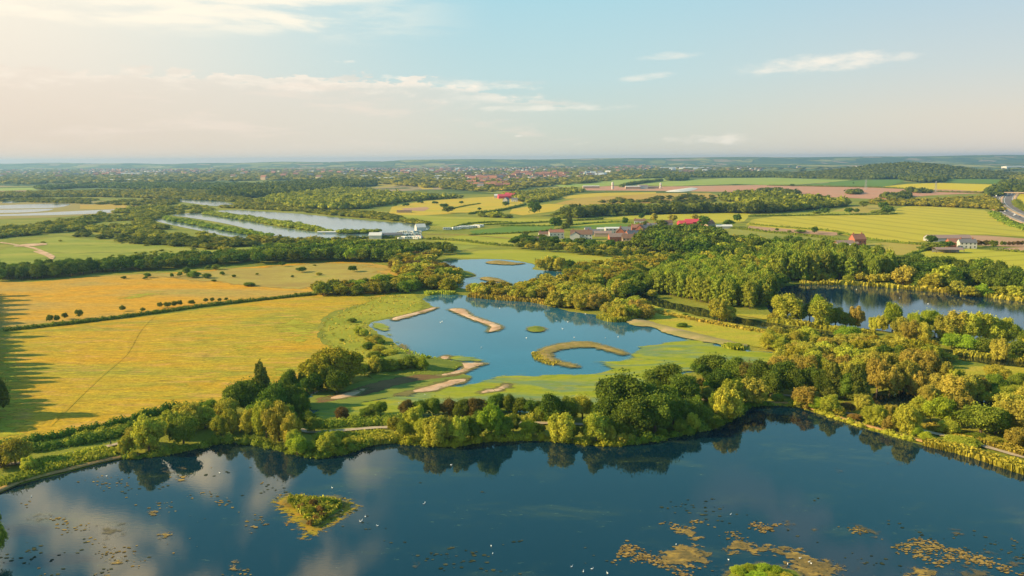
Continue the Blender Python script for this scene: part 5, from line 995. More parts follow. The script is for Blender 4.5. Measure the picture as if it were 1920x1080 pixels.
hedge('hedge', [(600, 800), (650, 797), (700, 795), (740, 794), (770, 792)], 5.5, 2.8, L_REEDG, 'olive reedy hedge above the bend of the shore path', size=.5, dens=7)
hedge('hedge', [(890, 792), (960, 789), (1020, 787)], 3.5, 2.2, L_REED, 'tan reedy hedge above the middle of the shore path', size=.5, dens=6)
for pts, w_, h_, lb in [([(1405, 421), (1470, 427), (1560, 434), (1620, 448), (1700, 457), (1750, 460)], 3, 2.2, 'hedge along the near edge of the large wheat field'),
    ([(1300, 427), (1380, 429), (1440, 436), (1540, 446), (1600, 457)], 4, 2.6, 'hedge between the soil strip and the dull olive field'),
    ([(1700, 480), (1730, 471), (1760, 464)], 4, 2, 'hedge climbing towards the farm from the right belt'),
    ([(1860, 469), (1920, 473), (2000, 477)], 4, 2, 'hedge above the lower right crop field'),
    ([(1405, 406), (1480, 405), (1560, 404), (1640, 403), (1680, 402)], 4, 2.5, 'hedge along the far edge of the large wheat field'),
    ([(880, 441), (960, 438), (1030, 433), (1060, 428)], 3.5, 2, 'hedge in front of the deep green field'),
    ([(940, 424), (1040, 424), (1080, 422), (1110, 419), (1160, 417), (1210, 421)], 3, 2, 'thin hedge between the village grass fields'),
    ([(860, 428), (900, 423), (1000, 418), (1080, 414), (1130, 411)], 3.5, 2.2, 'long hedge behind the green village fields'),
    ([(850, 428), (880, 420), (930, 417), (960, 418)], 3.5, 2.2, 'short hedge above the caravan park'),
    ([(800, 449), (860, 452), (920, 459), (960, 462)], 4, 2.5, 'brown-green hedge along the lane right of the caravans'),
    ([(480, 452), (560, 451), (640, 450), (700, 447), (780, 447)], 5, 3.0, 'hedge between the long pools and the pasture'),
    ([(1420, 332), (1520, 334), (1600, 337), (1700, 334)], 6, 3, 'dotted hedge across the far green fields'),
    ([(1440, 348), (1540, 350), (1640, 352), (1720, 356), (1760, 360), (1840, 362)], 7, 4, 'hedge line along the top of the red quarry'),
    ([(750, 411), (790, 417), (800, 419), (770, 412)], 4, 3, 'hedge beside the caravan park pool'),
    ([(985, 384), (940, 395), (905, 399), (880, 402)], 5, 3.5, 'hedge below the golden hay field'),
    ([(846, 392), (870, 387), (900, 382)], 4, 2.0, 'dark hedge crossing the golden hay field')]:
    hedge('hedge', pts, w_, h_, L_BUSH, lb, size=1.4, dens=5)
hedge('hedge', [(1864, 400), (1880, 412), (1915, 428), (1975, 444)], 16, 3.8, L_BUSH, 'scrubby wooded embankment left of the motorway', size=2.0, dens=5, cat='scrub')
hedge('hedge', [(1905, 378), (1918, 392), (1960, 406)], 14, 5, L_BUSH, 'scrub strip right of the motorway', size=1.8, dens=5, cat='scrub')
hedge('hedge', [(1240, 339.5), (1205, 343), (1180, 347), (1165, 351)], 16, 9, L_FARD, 'dark diagonal row of trees left of the pale green field', size=3, dens=5, cat='tree row')

for pts, mt, lb, h_ in [([(222, 858), (262, 857), (330, 848), (420, 828), (480, 832), (540, 847), (590, 856), (640, 850), (690, 835)], L_BUSH, 'ragged bushes overhanging the water at the left shore', 2.0),
                    ([(735, 828), (800, 834), (850, 836), (900, 828), (960, 824), (1040, 826), (1100, 832), (1160, 834)], L_OLIVE, 'ragged bushes overhanging the water below the middle trees', 2.1),
                    ([(1160, 834), (1220, 826), (1290, 812), (1350, 795), (1383, 774), (1400, 762), (1440, 758)], L_BUSH, 'dark bushes overhanging the water below the big oaks', 2.4),
                    ([(1450, 758), (1500, 762), (1550, 778), (1600, 794), (1650, 809), (1720, 829)], L_WILLOW, 'low sunlit bushes along the right lake shore', 1.2)]:
    hedge('bushes', pts, 3.6, h_, mt, lb, size=.5, dens=7, bumpy=.75, gap=.12, cat='bushes', kind='stuff', seed=int(h_ * 10))

# ================================================================== REEDS AND TALL GRASS
blades('reeds', band([(0, 912), (60, 893), (130, 874), (200, 857), (222, 848)], 5), 2600, 1.5, .5, L_REEDG, 'bright green reed fringe on the left lake shore', 1)
blades('reeds', band([(60, 872), (130, 858), (200, 845)], 3.5), 1200, 1.0, .5, L_REEDG, 'green tall grass between path and left reed fringe', 2)
blades('reeds', band([(660, 834), (700, 829), (760, 824), (800, 824)], 5), 2200, 1.6, .5, L_REEDG, 'green reed fringe below the path bend', 3)
blades('reeds', band([(590, 822), (650, 820), (720, 815)], 5), 1300, 1.2, .5, L_REEDG, 'green tall grass under the path bend', 4)
blades('reeds', band([(1735, 832), (1790, 845), (1850, 862), (1910, 882), (1990, 905)], 4.5), 3400, 1.6, .5, L_REED, 'yellow reed fringe on the lower right shore', 5)
blades('reeds', band([(1740, 800), (1800, 818), (1860, 834), (1930, 855)], 5), 2200, 1.2, .6, L_REED, 'tall yellow grass behind the lower right path', 6)
blades('reeds', band([(1440, 602), (1500, 610), (1580, 622), (1640, 628)], 4), 1800, 2.0, .7, L_REED, 'yellow reeds between the river and right lake', 7)
blades('reeds', band([(1790, 664), (1860, 672), (1930, 680)], 5), 1500, 1.8, .7, L_REED, 'yellow reeds on the river by the willow clump', 8)
blades('reeds', band([(1500, 533), (1600, 534), (1700, 542), (1800, 551), (1920, 565)], 6), 1600, 2.2, 1.0, L_REED, 'yellow reed fringe on the far bank of the right lake', 9)
blades('reeds', band([(1130, 596), (1142, 600), (1160, 602), (1182, 598)], 7), 1500, 2.0, .7, L_REEDG, 'bright green reed bed at the north-east corner', 10)
blades('reeds', band([(1360, 650), (1378, 655), (1392, 655)], 5), 500, 1.8, .7, L_REEDG, 'small dark reed clump at the end of the causeway', 11)
blades('reeds', band([(880, 556), (940, 562), (1000, 566), (1040, 573)], 5), 1500, 2.0, .8, L_REED, 'yellow reeds along the north shore of the middle lake', 12)
blades('reeds', band([(1010, 661), (1012, 668), (1020, 676), (1045, 683)], 6), 700, .7, .5, L_REED, 'low weeds on the bend of the curved island', 13)
blades('reeds', band([(1200, 578), (1270, 594), (1370, 613), (1470, 630)], 5), 1400, 1.2, .8, L_REED, 'tall yellow grass along the river, near side', 14)
blades('reeds', band([(800, 553), (820, 550), (850, 552)], 5), 500, 1.8, .8, L_REEDG, 'green reeds at the lake corner beside the brown bank', 15)
# grass tussocks
blades('tall_grass', wpoly([(690, 560), (740, 552), (790, 570), (740, 590), (690, 606), (700, 625), (745, 650), (760, 680), (700, 690), (620, 680), (600, 640), (610, 600)], 3), 600, .5, .8, L_REED, 'rough green tussocks between the meadow and middle lake', 16, cat='tall grass')
blades('tall_grass', wpoly([(745, 655), (800, 668), (860, 683), (830, 700), (740, 702), (700, 700), (700, 680)], 3), 2200, .7, .6, L_REEDG, 'short green plants on the grassy spit', 17, cat='tall grass')
# overgrown foreground island
for i, (u, v, wp, hp, sp) in enumerate([(545, 948, 14, 12, 'B'), (556, 950, 14, 12, 'G'), (566, 958, 13, 10, 'N'), (575, 950, 16, 12, 'Y'), (588, 954, 18, 15, 'D'), (598, 948, 16, 12, 'G'), (612, 948, 18, 13, 'O'), (626, 952, 20, 14, 'O'), (634, 956, 12, 9, 'B'), (615, 962, 16, 11, 'B'), (600, 966, 16, 12, 'N'), (586, 968, 18, 14, 'B'), (576, 976, 12, 10, 'P'), (592, 980, 14, 10, 'N'), (604, 974, 14, 9, 'D'), (582, 988, 12, 9, 'N'), (570, 966, 12, 9, 'P')]):
    tree_px(u, v, wp, hp, sp, 'on the triangular foreground island', z=.3)
blades('tall_grass', wpoly([(539, 942), (556, 936), (600, 938), (640, 948), (612, 974), (592, 988), (576, 980)], 3), 1500, .9, .4, L_REED, 'tangled weeds on the triangular foreground island', 18, z=.4, cat='tall grass')
bar([(1365, 1090), (1380, 1072), (1420, 1064), (1470, 1068), (1500, 1085), (1480, 1120), (1400, 1125)], 'green islet cut by the lower edge of the picture', M_SPIT, name='islet', cat='islet', h=.6, step=1.2)
for (u, v, wp, hp, sp) in [(1385, 1082, 30, 14, 'P'), (1405, 1078, 30, 15, 'P'), (1430, 1078, 32, 15, 'P'), (1455, 1082, 28, 14, 'P'), (1475, 1090, 26, 14, 'W'), (1420, 1095, 34, 16, 'P'), (1445, 1098, 34, 16, 'P')]:
    tree_px(u, v, wp, hp, sp, 'on the islet at the lower edge', z=.3)

# ================================================================== WOODS (far off, one mass each)
woods('woodland', [[(640, 352), (700, 356), (790, 364), (935, 366), (860, 372), (790, 376), (730, 384), (680, 392), (600, 393), (520, 386), (470, 378), (520, 366)]], L_FARW, 'broad green wood behind the long pools', s=11, hr=(6, 11), seed=1, wk=1.15, thin=.08)
woods('woodland', [[(440, 350), (560, 340), (650, 338), (720, 345), (640, 356), (520, 368), (450, 372), (380, 366)]], L_FARD, 'dark wooded rise left of the broad green wood', s=11, hr=(9, 16), seed=2)
woods('woodland', [[(320, 372), (330, 358), (400, 352), (470, 372), (560, 390), (680, 396), (760, 404), (720, 412), (620, 402), (540, 396), (460, 392), (400, 388), (450, 380)]], L_FARW, 'pale scrub wood on the far side of the pools', s=9, hr=(3, 5.5), seed=3, thin=.2)
woods('woodland', [[(600, 402), (700, 410), (745, 416), (735, 404), (680, 396), (600, 396)], [(745, 415), (800, 421), (806, 424), (770, 420)]], L_FARW, 'trees on the far bank of the largest pool', s=8, hr=(3, 5), seed=4, thin=.2)
woods('woodland', [[(308, 409), (330, 412), (400, 424), (500, 441), (512, 444), (500, 446), (440, 437), (370, 424), (312, 413)]], L_POPD, 'row of shrubs on the first strip between pools', s=5.5, hr=(2.4, 4.2), seed=5, thin=.1)
woods('woodland', [[(375, 400), (400, 397), (460, 404), (560, 418), (636, 434), (632, 437), (560, 430), (480, 417), (400, 405)]], L_POPD, 'row of shrubs on the second strip between pools', s=5.5, hr=(2.4, 4.2), seed=6)
woods('woodland', [[(640, 436), (700, 435), (708, 437), (640, 439)]], L_POPD, 'low shrubs on the short spit by the caravans', s=6, hr=(3, 4), seed=7)
woods('woodland', [[(0, 424), (50, 420), (110, 412), (165, 405), (196, 398), (192, 408), (150, 424), (165, 432), (110, 436), (0, 447), (-60, 448), (-60, 424)]], L_FARW, 'trees left of the long pools below the marsh', s=9, hr=(4, 7), seed=8, thin=.1)
woods('woodland', [[(210, 396), (240, 388), (330, 384), (405, 390), (390, 398), (318, 402), (300, 410), (282, 416), (340, 430), (420, 445), (330, 448), (240, 444), (180, 436), (150, 422)]], L_FARW, 'mixed scrub at the left end of the long pools', s=9, hr=(2.5, 5.5), seed=9, clump=-.1)
woods('woodland', [[(150, 440), (240, 448), (340, 452), (440, 452), (480, 462), (360, 464), (240, 456), (150, 446)]], L_FARD, 'dark trees along the near side of the left scrub', s=9, hr=(3.5, 6), seed=10, clump=-.2)
woods('woodland', [[(390, 460), (480, 450), (560, 454), (700, 452), (690, 458), (560, 462), (480, 468), (420, 478)]], L_FARW, 'bushes in the pasture below the long pools', s=10, hr=(3.5, 6.5), seed=11, clump=-.05)
woods('woodland', [[(-60, 376), (0, 372), (120, 371), (240, 374), (330, 374), (320, 384), (230, 386), (150, 382), (0, 378)]], L_FARW, 'scrub behind the pale left marsh pools', s=10, hr=(3, 5), seed=12, clump=-.1)
woods('woodland', [[(-60, 366), (50, 364), (140, 362), (270, 360), (330, 358), (330, 372), (200, 370), (60, 370), (-60, 372)]], L_FARW, 'light trees behind the marsh on the left', s=12, hr=(6, 9), seed=13, thin=.2)
woods('woodland', [[(-60, 350), (60, 349), (200, 344), (330, 343), (480, 345), (440, 356), (330, 358), (180, 352), (90, 356), (50, 352)]], L_FARD, 'dark wood band across the far left', s=13, hr=(7, 11), seed=14)
woods('woodland', [[(940, 362), (1010, 356), (1060, 352), (1100, 358), (1060, 366), (1040, 374), (1010, 380), (985, 380), (960, 370)]], L_FARW, 'trees round the red barns beyond the hay field', s=12, hr=(6, 9), seed=15, thin=.25)
woods('woodland', [[(895, 398), (960, 402), (1000, 404), (1060, 394), (1090, 386), (1180, 382), (1250, 383), (1320, 385), (1400, 380), (1440, 386), (1440, 398), (1340, 399), (1230, 402), (1120, 406), (1060, 411), (980, 410), (900, 406)]], L_FARW, 'long scrub wood between the heath and the crop fields', s=10.5, hr=(4, 8), seed=16, clump=-.2)
woods('woodland', [[(1060, 405), (1150, 401.5), (1250, 400), (1340, 398), (1440, 397), (1470, 398), (1420, 401), (1340, 399.6), (1240, 401.8), (1150, 404.5), (1080, 409)]], L_FARD, 'dark tree line along the back of the yellow-green crop', s=11, hr=(11, 16), seed=17)
woods('woodland', [[(1200, 380), (1290, 372), (1340, 368), (1340, 378), (1280, 384)], [(1110, 382), (1160, 377), (1240, 376), (1210, 382)], [(1230, 372), (1330, 368), (1335, 371), (1240, 376)]], L_FARD, 'scattered dark trees on the orange heath', s=18, hr=(4, 7), seed=18, thin=.55, wk=.85)
woods('woodland', [[(1335, 372), (1370, 362), (1440, 360), (1500, 366), (1600, 376), (1640, 380), (1620, 384), (1560, 390), (1500, 396), (1440, 397), (1400, 384)]], L_FARW, 'thick green wood left of the wheat field copse', s=11.5, hr=(9, 14), seed=19)
woods('woodland', [[(1620, 376), (1680, 374), (1780, 372), (1850, 368), (1870, 378), (1880, 388), (1905, 400), (1870, 396), (1845, 392), (1760, 388), (1690, 386), (1640, 384)]], L_FARW, 'young plantation between the quarry and wheat field', s=9.5, hr=(6, 9), seed=20)
woods('woodland', [[(1440, 358), (1500, 364), (1470, 366), (1420, 362)], [(1655, 370), (1700, 366), (1705, 372), (1665, 374)], [(1590, 362), (1612, 361), (1612, 364), (1592, 365)], [(1700, 358), (1750, 362), (1710, 362)]], L_FARD, 'dark clumps of trees in the red quarry', s=10, hr=(6, 10), seed=21)
woods('woodland', [[(1850, 368), (1860, 358), (1895, 352), (1890, 360), (1876, 368)], [(1880, 346), (1905, 343), (1900, 350), (1888, 352)], [(1905, 358), (1990, 350), (1990, 364), (1910, 364)], [(1915, 345), (2000, 338), (2000, 346), (1930, 347)]], L_FARD, 'dark trees on both sides of the far motorway bend', s=12, hr=(9, 14), seed=22)
woods('woodland', [[(1180, 320), (1440, 322), (1500, 325), (1600, 328), (1700, 329), (1720, 334), (1640, 328), (1560, 331), (1440, 333), (1300, 333), (1180, 334)]], L_FARD, 'long dark wood beyond the pale green fields', s=15, hr=(8, 13), seed=23, thin=.1)
woods('woodland', [[(1680, 335), (1700, 331), (1770, 335), (1765, 342), (1720, 342)], [(1636, 334), (1678, 333.5), (1678, 336), (1636, 336.5)], [(1250, 339), (1262, 337), (1290, 336), (1280, 339)]], L_FARD, 'dark copse left of the wooded hill', s=14, hr=(12, 16), seed=24)
woods('bushes', [[(0, 470), (60, 452), (240, 456), (390, 464), (540, 466), (460, 478), (280, 490), (100, 500)]], L_FARW, 'tiny scattered bushes in the left pastures', s=9, hr=(.8, 2.2), seed=41, clump=.55, wk=.45, low=False, cat='bushes')
# wooded hill
HILL = (P(1790, 334).x, P(1790, 334).y + 420)
def hill_z(x, y):
    q = ((x - HILL[0]) / 330) ** 2 + ((y - HILL[1]) / 330) ** 2
    return 52 * np.exp(-q * 1.1) * (1 + .05 * np.sin(x / 90.))- 2
hp = np.array([(HILL[0] + 1000 * math.cos(a), HILL[1] + 820 * math.sin(a)) for a in np.linspace(0, 6.283, 60, endpoint=False)])
gridded('hill', hp, gmat('hill_ground', [(0.3, (0.05, 0.09, 0.02)), (0.7, (0.12, 0.14, 0.03))], .01), 45, z=0, world=True, height=lambda e, x, y: np.maximum(hill_z(x, y), -.5) , label='dark wooded hill under the right horizon', cat='hill')
hw = np.array([(HILL[0] + 640 * math.cos(a), HILL[1] + 560 * math.sin(a)) for a in np.linspace(0, 6.283, 40, endpoint=False)])
hw = hw[hw[:, 1] > -1e9]; hw[:, 1] = np.maximum(hw[:, 1], P(1790, 338).y)
woods('woodland', [hw], L_FARD, 'dark wood covering the hill under the right horizon', s=14, hr=(7, 11), seed=25, hfun=lambda x, y: np.maximum(hill_z(x, y), 0) - 1)
woods('woodland', [[(1950, 600), (2200, 620), (2500, 700), (2700, 900), (2300, 950), (2080, 905), (1975, 880), (1965, 760)], [(1990, 530), (2300, 560), (2500, 620), (2200, 600), (2000, 575)]], L_OLIVE, 'willow scrub carrying on beyond the right edge', s=7.5, hr=(5, 9), seed=44, low=False, lod='m')
# trees through the far town
woods('woodland', [[(-60, 345), (-60, 316), (300, 313), (640, 312), (960, 309), (1300, 308), (1440, 314), (1300, 332), (1180, 336), (1100, 344), (1000, 352), (930, 360), (800, 352), (700, 344), (560, 338), (300, 342)]], L_FARW, 'trees spread through the far town', s=20, hr=(6, 10), seed=26, grow=.0095, clump=.05, low=False)
woods('woodland', [[(1180, 310), (1440, 308), (1700, 304), (1980, 303), (1980, 330), (1700, 326), (1440, 322), (1200, 320)]], L_FARD, 'hedges and copses in the far farmland on the right', s=24, hr=(6, 10), seed=27, grow=.0115, clump=.72, low=False)
woods('woodland', [[(1890, 330), (1960, 328), (2040, 330), (2040, 345), (1920, 340)]], L_FARW, 'light trees beyond the motorway bridge', s=18, hr=(10, 15), seed=28, thin=.2)
finish_trees()
# ================================================================== BUILDINGS
WALLS = {'white': pbr('white_render', (0.66, 0.62, 0.55), .8, .2, .05), 'brick': pbr('red_brick', (0.42, 0.15, 0.09), .85, .2, .12), 'tan': pbr('pale_brick', (0.52, 0.38, 0.26), .85, .2, .1), 'grey': pbr('grey_cladding', (0.40, 0.40, 0.40), .7, .3, .08), 'crimson': pbr('crimson_cladding', (0.62, 0.07, 0.09), .6, .3, .05)}
ROOFS = {'brown': pbr('brown_tiles', (0.22, 0.13, 0.09), .85, .2, .15), 'red': pbr('red_tiles', (0.38, 0.17, 0.11), .85, .2, .15), 'slate': pbr('slate', (0.17, 0.17, 0.18), .7, .3, .12), 'pale': pbr('pale_sheet', (0.70, 0.68, 0.62), .6, .3, .08), 'crimson': pbr('crimson_sheet', (0.66, 0.08, 0.10), .6, .3, .06), 'rust': pbr('rusty_sheet', (0.34, 0.24, 0.20), .8, .2, .2)}
GLASS = pbr('window_glass', (0.05, 0.06, 0.07), .1, .5); DOOR = pbr('door_paint', (0.10, 0.12, 0.08), .5)
def house(u, v, l, wd, h, rh, rot, wall, roof, label, name='house', cat='house', chimney=True, windows=True, group=None):
    p = P(u, v); o = empty(name, (p.x, p.y, 0), R(rot))
    MB().gable_wall(l, wd, h, rh).build('wall', WALLS[wall], o)
    rf = MB().gable(l, wd, h + .03, rh).build('roof', ROOFS[roof], o)
    if chimney:
        for s in (-.38, .32): MB().box((l * s, 0, h + rh + .5), (.9, .7, 1.8)).build('chimney', WALLS['brick'], rf)
    if windows:
        for side in (-1, 1):
            n = max(2, int(l / 3.4))
            for fl in range(max(1, int(h / 2.6))):
                for i in range(n):
                    x = (i + .5) / n * l - l / 2
                    if fl == 0 and i == n // 2: MB().box((x, side * (wd / 2 + .03), 1.05), (1.0, .12, 2.1)).build('door', DOOR, o)
                    else: MB().box((x, side * (wd / 2 + .02), 1.5 + fl * 2.7), (1.15, .1, 1.25)).build('window', GLASS, o)
    return tag(o, label, cat, group)
V_ = 'buildings of the village'
house(1023, 446, 14, 8, 4.2, 2.4, 4, 'white', 'brown', 'low white farmhouse wing with brown roof at the left of the village', group=V_)
house(1043, 447, 15, 8, 6.6, 2.6, 4, 'white', 'red', 'tall white farmhouse with reddish roof at the left of the village', group=V_)
house(1015, 454, 20, 9, 2.6, 2.6, 10, 'brick', 'rust', 'low brown-roofed barn in front of the white farmhouse', 'barn', 'barn', False, False, V_)
house(1090, 449, 22, 9, 5.6, 4.0, -6, 'white', 'brown', 'long white house under a dark brown roof among trees', group=V_)
house(1078, 450, 7, 10, 5.2, 3, 84, 'white', 'brown', 'white gabled wing in front of the long brown-roofed house', group=V_, chimney=False)
house(1110, 440, 16, 9, 3.4, 2.4, 2, 'grey', 'slate', 'grey-roofed shed behind the long white house', 'shed', 'shed', False, False, V_)
house(1130, 443, 18, 8, 3.4, 2.2, -4, 'tan', 'rust', 'low rust-roofed shed in the middle of the village', 'shed', 'shed', False, False, V_)
house(1148, 437, 16, 9, 5.4, 1.2, 0, 'white', 'pale', 'bright white flat-looking building at the back of the village', 'building', 'building', False, True, V_)
house(1126, 434, 8, 6, 3.0, 1.4, 0, 'white', 'pale', 'small white shed left of the bright white building', 'shed', 'shed', False, False, V_)
house(1102, 434, 7, 6, 3.2, 1.6, 5, 'white', 'slate', 'small pale shed at the edge of the green field', 'shed', 'shed', False, False, V_)
house(1163, 444, 9, 9, 5.4, 4.2, 80, 'brick', 'red', 'steep red gabled house in the village centre', group=V_)
house(1172, 440, 12, 8, 5.2, 3.4, -10, 'brick', 'slate', 'slate-roofed brick house behind the steep red gable', group=V_)
house(1158, 452, 18, 8, 4.6, 3.2, 6, 'brick', 'rust', 'long brick barn below the steep red gable', 'barn', 'barn', False, True, V_)
house(1180, 456, 14, 9, 5.2, 3.6, -4, 'tan', 'brown', 'brown-roofed house with pale front, nearest in the village', group=V_)
house(1186, 447, 14, 8, 5.0, 3.2, 18, 'brick', 'slate', 'slate-roofed house right of the village centre', group=V_)
house(1200, 438, 11, 8, 5.4, 4.2, 70, 'brick', 'red', 'orange-red gabled house on the right of the village', group=V_)
house(1192, 434, 10, 7, 4.6, 3.2, 0, 'brick', 'red', 'red-roofed cottage behind the orange-red gabled house', group=V_)
house(1212, 436, 12, 8, 5.2, 3.4, 12, 'tan', 'slate', 'blue-grey roofed house at the right end of the village', group=V_)
house(1222, 432, 11, 8, 5.0, 3.2, -14, 'tan', 'slate', 'second blue-grey roofed house beside the dark oaks', group=V_)
house(1200, 419, 15, 7, 3.6, 2.2, -8, 'white', 'brown', 'pale cottage alone in front of the yellow-green crop', group=V_)
house(1249, 424, 14, 8, 4.4, 2.8, 6, 'white', 'brown', 'pale house half hidden left of the crimson barns', group=V_)
house(1284, 426, 16, 12, 5.0, 3.0, 4, 'crimson', 'crimson', 'smaller crimson barn on the left of the pair', 'barn', 'barn', False, False, 'crimson barns')
house(1300, 424, 20, 13, 5.4, 3.2, -3, 'crimson', 'crimson', 'larger bright crimson barn on the right of the pair', 'barn', 'barn', False, True, 'crimson barns')
house(1329, 426, 11, 9, 4.8, 3.2, 30, 'tan', 'brown', 'pale house with brown hipped roof right of the crimson barns', group=V_)
house(1357, 428, 18, 9, 2.6, 1.6, -5, 'grey', 'pale', 'low pale shed at the far right of the village', 'shed', 'shed', False, False, V_)
house(1607, 461, 12, 9, 6.6, 4.4, 12, 'brick', 'red', 'tall red brick farmhouse in front of the wheat field')
house(1586, 462, 20, 8, 3.0, 2.6, 2, 'brick', 'rust', 'long low red-brown barn left of the red farmhouse', 'barn', 'barn', False, False)
house(1558, 463, 11, 5, 2.4, .8, 4, 'white', 'pale', 'white low shed behind the poplars, left of two', 'shed', 'shed', False, False)
house(1583, 465, 14, 5, 2.6, .8, 2, 'white', 'pale', 'white low shed in front of the red-brown barn', 'shed', 'shed', False, False)
house(1812, 465, 14, 8, 5.2, 2.8, -10, 'white', 'slate', 'bright white farmhouse with chimneys right of the long shed')
house(1788, 463, 13, 8, 4.2, 3.4, 8, 'brick', 'red', 'red-brown barn left of the bright white farmhouse', 'barn', 'barn', False, False)
house(1776, 452, 40, 12, 3.4, 2.6, -3, 'grey', 'rust', 'very long low shed with grey-brown roof at the soil field', 'shed', 'shed', False, False)
def open_shed(u, v, l, wd, label):
    p = P(u, v); o = empty('open_shed', (p.x, p.y, 0), R(-6))
    MB().gable(l, wd, 3.2, 1.4).build('roof', ROOFS['rust'], o)
    for x in np.linspace(-l / 2, l / 2, 5):
        for y in (-wd / 2, wd / 2): MB().box((x, y, 1.55), (.3, .3, 3.1)).build('post', BARK, o)
    MB().box((0, wd / 2 - .3, 1.4), (l, .15, 2.6)).build('back_wall', WALLS['grey'], o)
    tag(o, label, 'shed')
open_shed(1777, 474, 22, 9, 'open-fronted grey shed standing in the bright green field')
house(946, 372, 28, 16, 5, 4, 10, 'crimson', 'crimson', 'crimson roofed farm barn beyond the golden hay field, left', 'barn', 'barn', False, False, 'far crimson barns')
house(957, 369, 22, 16, 5, 4, -12, 'crimson', 'crimson', 'crimson roofed farm barn beyond the golden hay field, right', 'barn', 'barn', False, False, 'far crimson barns')
house(934, 371, 16, 12, 5, 3, 0, 'white', 'pale', 'pale barn beside the far crimson barns', 'barn', 'barn', False, False)
house(949, 381, 12, 9, 7, 4, 70, 'grey', 'slate', 'blue-grey farm building above the lone round oak', 'barn', 'barn', False, False)
house(988, 377, 14, 9, 4.5, 2.6, 6, 'white', 'brown', 'pale cottage among trees right of the hay field')
house(965, 378, 12, 8, 4.5, 2.6, -6, 'white', 'slate', 'small white cottage just right of the hay field')
# caravan park
house(705, 447, 13, 12, 3.6, 2.6, 0, 'white', 'pale', 'white boathouse at the tip of the largest pool', 'boathouse', 'boathouse', False, False)
house(731, 445, 26, 10, 3.2, 1.6, 8, 'grey', 'slate', 'dark-roofed long shed beside the white boathouse', 'shed', 'shed', False, False)
house(621, 437.5, 30, 5, 1.6, .6, -2, 'white', 'pale', 'long low white shed on the short pool spit', 'shed', 'shed', False, False)
house(788, 432, 11, 10, 4.0, 3.6, 20, 'white', 'pale', 'white peaked tent at the shore of the caravan park', 'tent', 'tent', False, False)
WHT = pbr('caravan_white', (0.82, 0.78, 0.70), .4, .4, .04); TYRE = pbr('tyre', (0.03, 0.03, 0.03), .8)
def prism(b, prof, y0, y1):
    a = [b.bm.verts.new((x, y0, z)) for x, z in prof]; c_ = [b.bm.verts.new((x, y1, z)) for x, z in prof]; n = len(prof)
    b.bm.faces.new(a); b.bm.faces.new(c_[::-1])
    for i in range(n): b.bm.faces.new((a[i], c_[i], c_[(i + 1) % n], a[(i + 1) % n]))
    return b
def make_caravan():
    o = empty('caravan')
    prism(MB(), [(-3.2, .5), (-3.3, 1.6), (-2.9, 2.6), (2.9, 2.7), (3.3, 1.5), (3.2, .5)], -1.15, 1.15).build('body', WHT, o)
    for x in (-1.9, 0, 1.9): MB().box((x, -1.17, 1.7), (1.0, .06, .7)).build('window', GLASS, o)
    for y in (-1, 1): MB().cone((0, 0, 0), .35, .35, .22, 12, M=Matrix.Translation((0, y, .36)) @ Matrix.Rotation(R(90), 4, 'X')).build('wheel', TYRE, o)
    return o
cv = make_caravan(); first = True; r = random.Random(4)
cara = [(838 + i * 5.2 + r.uniform(-1, 1), 432 - i * .5 + r.uniform(-.8, .8)) for i in range(13)] + [(872 + i * 5.5, 427.5 - i * .4) for i in range(6)]
for k, L_ in (('in the row right of the pools', cara), ('in the park beside the dark-roofed shed', [(752 + i * 6.5, 449 - (i % 2) * 1.5) for i in range(6)] + [(742 + i * 7, 444 - i * .3) for i in range(7)] + [(750 + i * 7, 438.5 - i * .3) for i in range(6)])):
    for (u, v) in L_:
        o = cv if first else copy_tree(cv); first = False
        p = P(u, v); o.location = p; o.rotation_euler.z = r.uniform(-.6, .6); s = r.uniform(.9, 1.25); o.scale = (s * 1.15, s, s * 1.05); o['category'] = 'caravan'; o['group'] = 'white caravans ' + k
        PLACED.append((o, 'white caravan', k, u))
CARP = [pbr('car_paint_' + n, c, .35, .5) for n, c in (('white', (.8, .8, .78)), ('red', (.5, .04, .03)), ('silver', (.55, .56, .58)), ('dark', (.05, .06, .08)))]
def make_car(m):
    o = empty('car')
    prism(MB(), [(-2.2, .35), (-2.25, .85), (-1.9, 1.0), (2.0, .95), (2.25, .7), (2.2, .35)], -.88, .88).build('body', m, o)
    cb = prism(MB(), [(-1.9, 1.0), (-1.4, 1.48), (.5, 1.48), (1.15, .97)], -.76, .76).build('cabin', m, o)
    MB().box((-.45, 0, 1.24), (1.7, 1.56, .26)).build('side_window', GLASS, cb)
    for x in (-1.35, 1.4):
        for y in (-.85, .85): MB().cone((0, 0, -.1), .33, .33, .2, 12, M=Matrix.Translation((x, y, .33)) @ Matrix.Rotation(R(90), 4, 'X')).build('wheel', TYRE, o)
    return o
def make_van(m):
    o = empty('van')
    prism(MB(), [(-3.0, .45), (-3.0, 2.6), (1.4, 2.6), (2.2, 1.5), (3.0, 1.25), (3.05, .45)], -1.05, 1.05).build('body', m, o)
    MB().box((1.9, 0, 1.95), (.5, 1.9, .5)).build('windscreen', GLASS, o)
    for x in (-1.9, 1.9):
        for y in (-1, 1): MB().cone((0, 0, -.12), .4, .4, .24, 12, M=Matrix.Translation((x, y, .4)) @ Matrix.Rotation(R(90), 4, 'X')).build('wheel', TYRE, o)
    return o
zroad = zr + .01
def road_at(u, v):
    p = np.array(P(u, v)[:2]); i = int(np.argmin(np.hypot(*(rc - p).T))); s = 1 if (p - rc[i]) @ RN[i] > 0 else -1
    q = rc[i] + RN[i] * s * (8 + 4 * (i % 2)); a = math.atan2(T_[i, 1], T_[i, 0]); return q, a + (0 if s > 0 else math.pi)
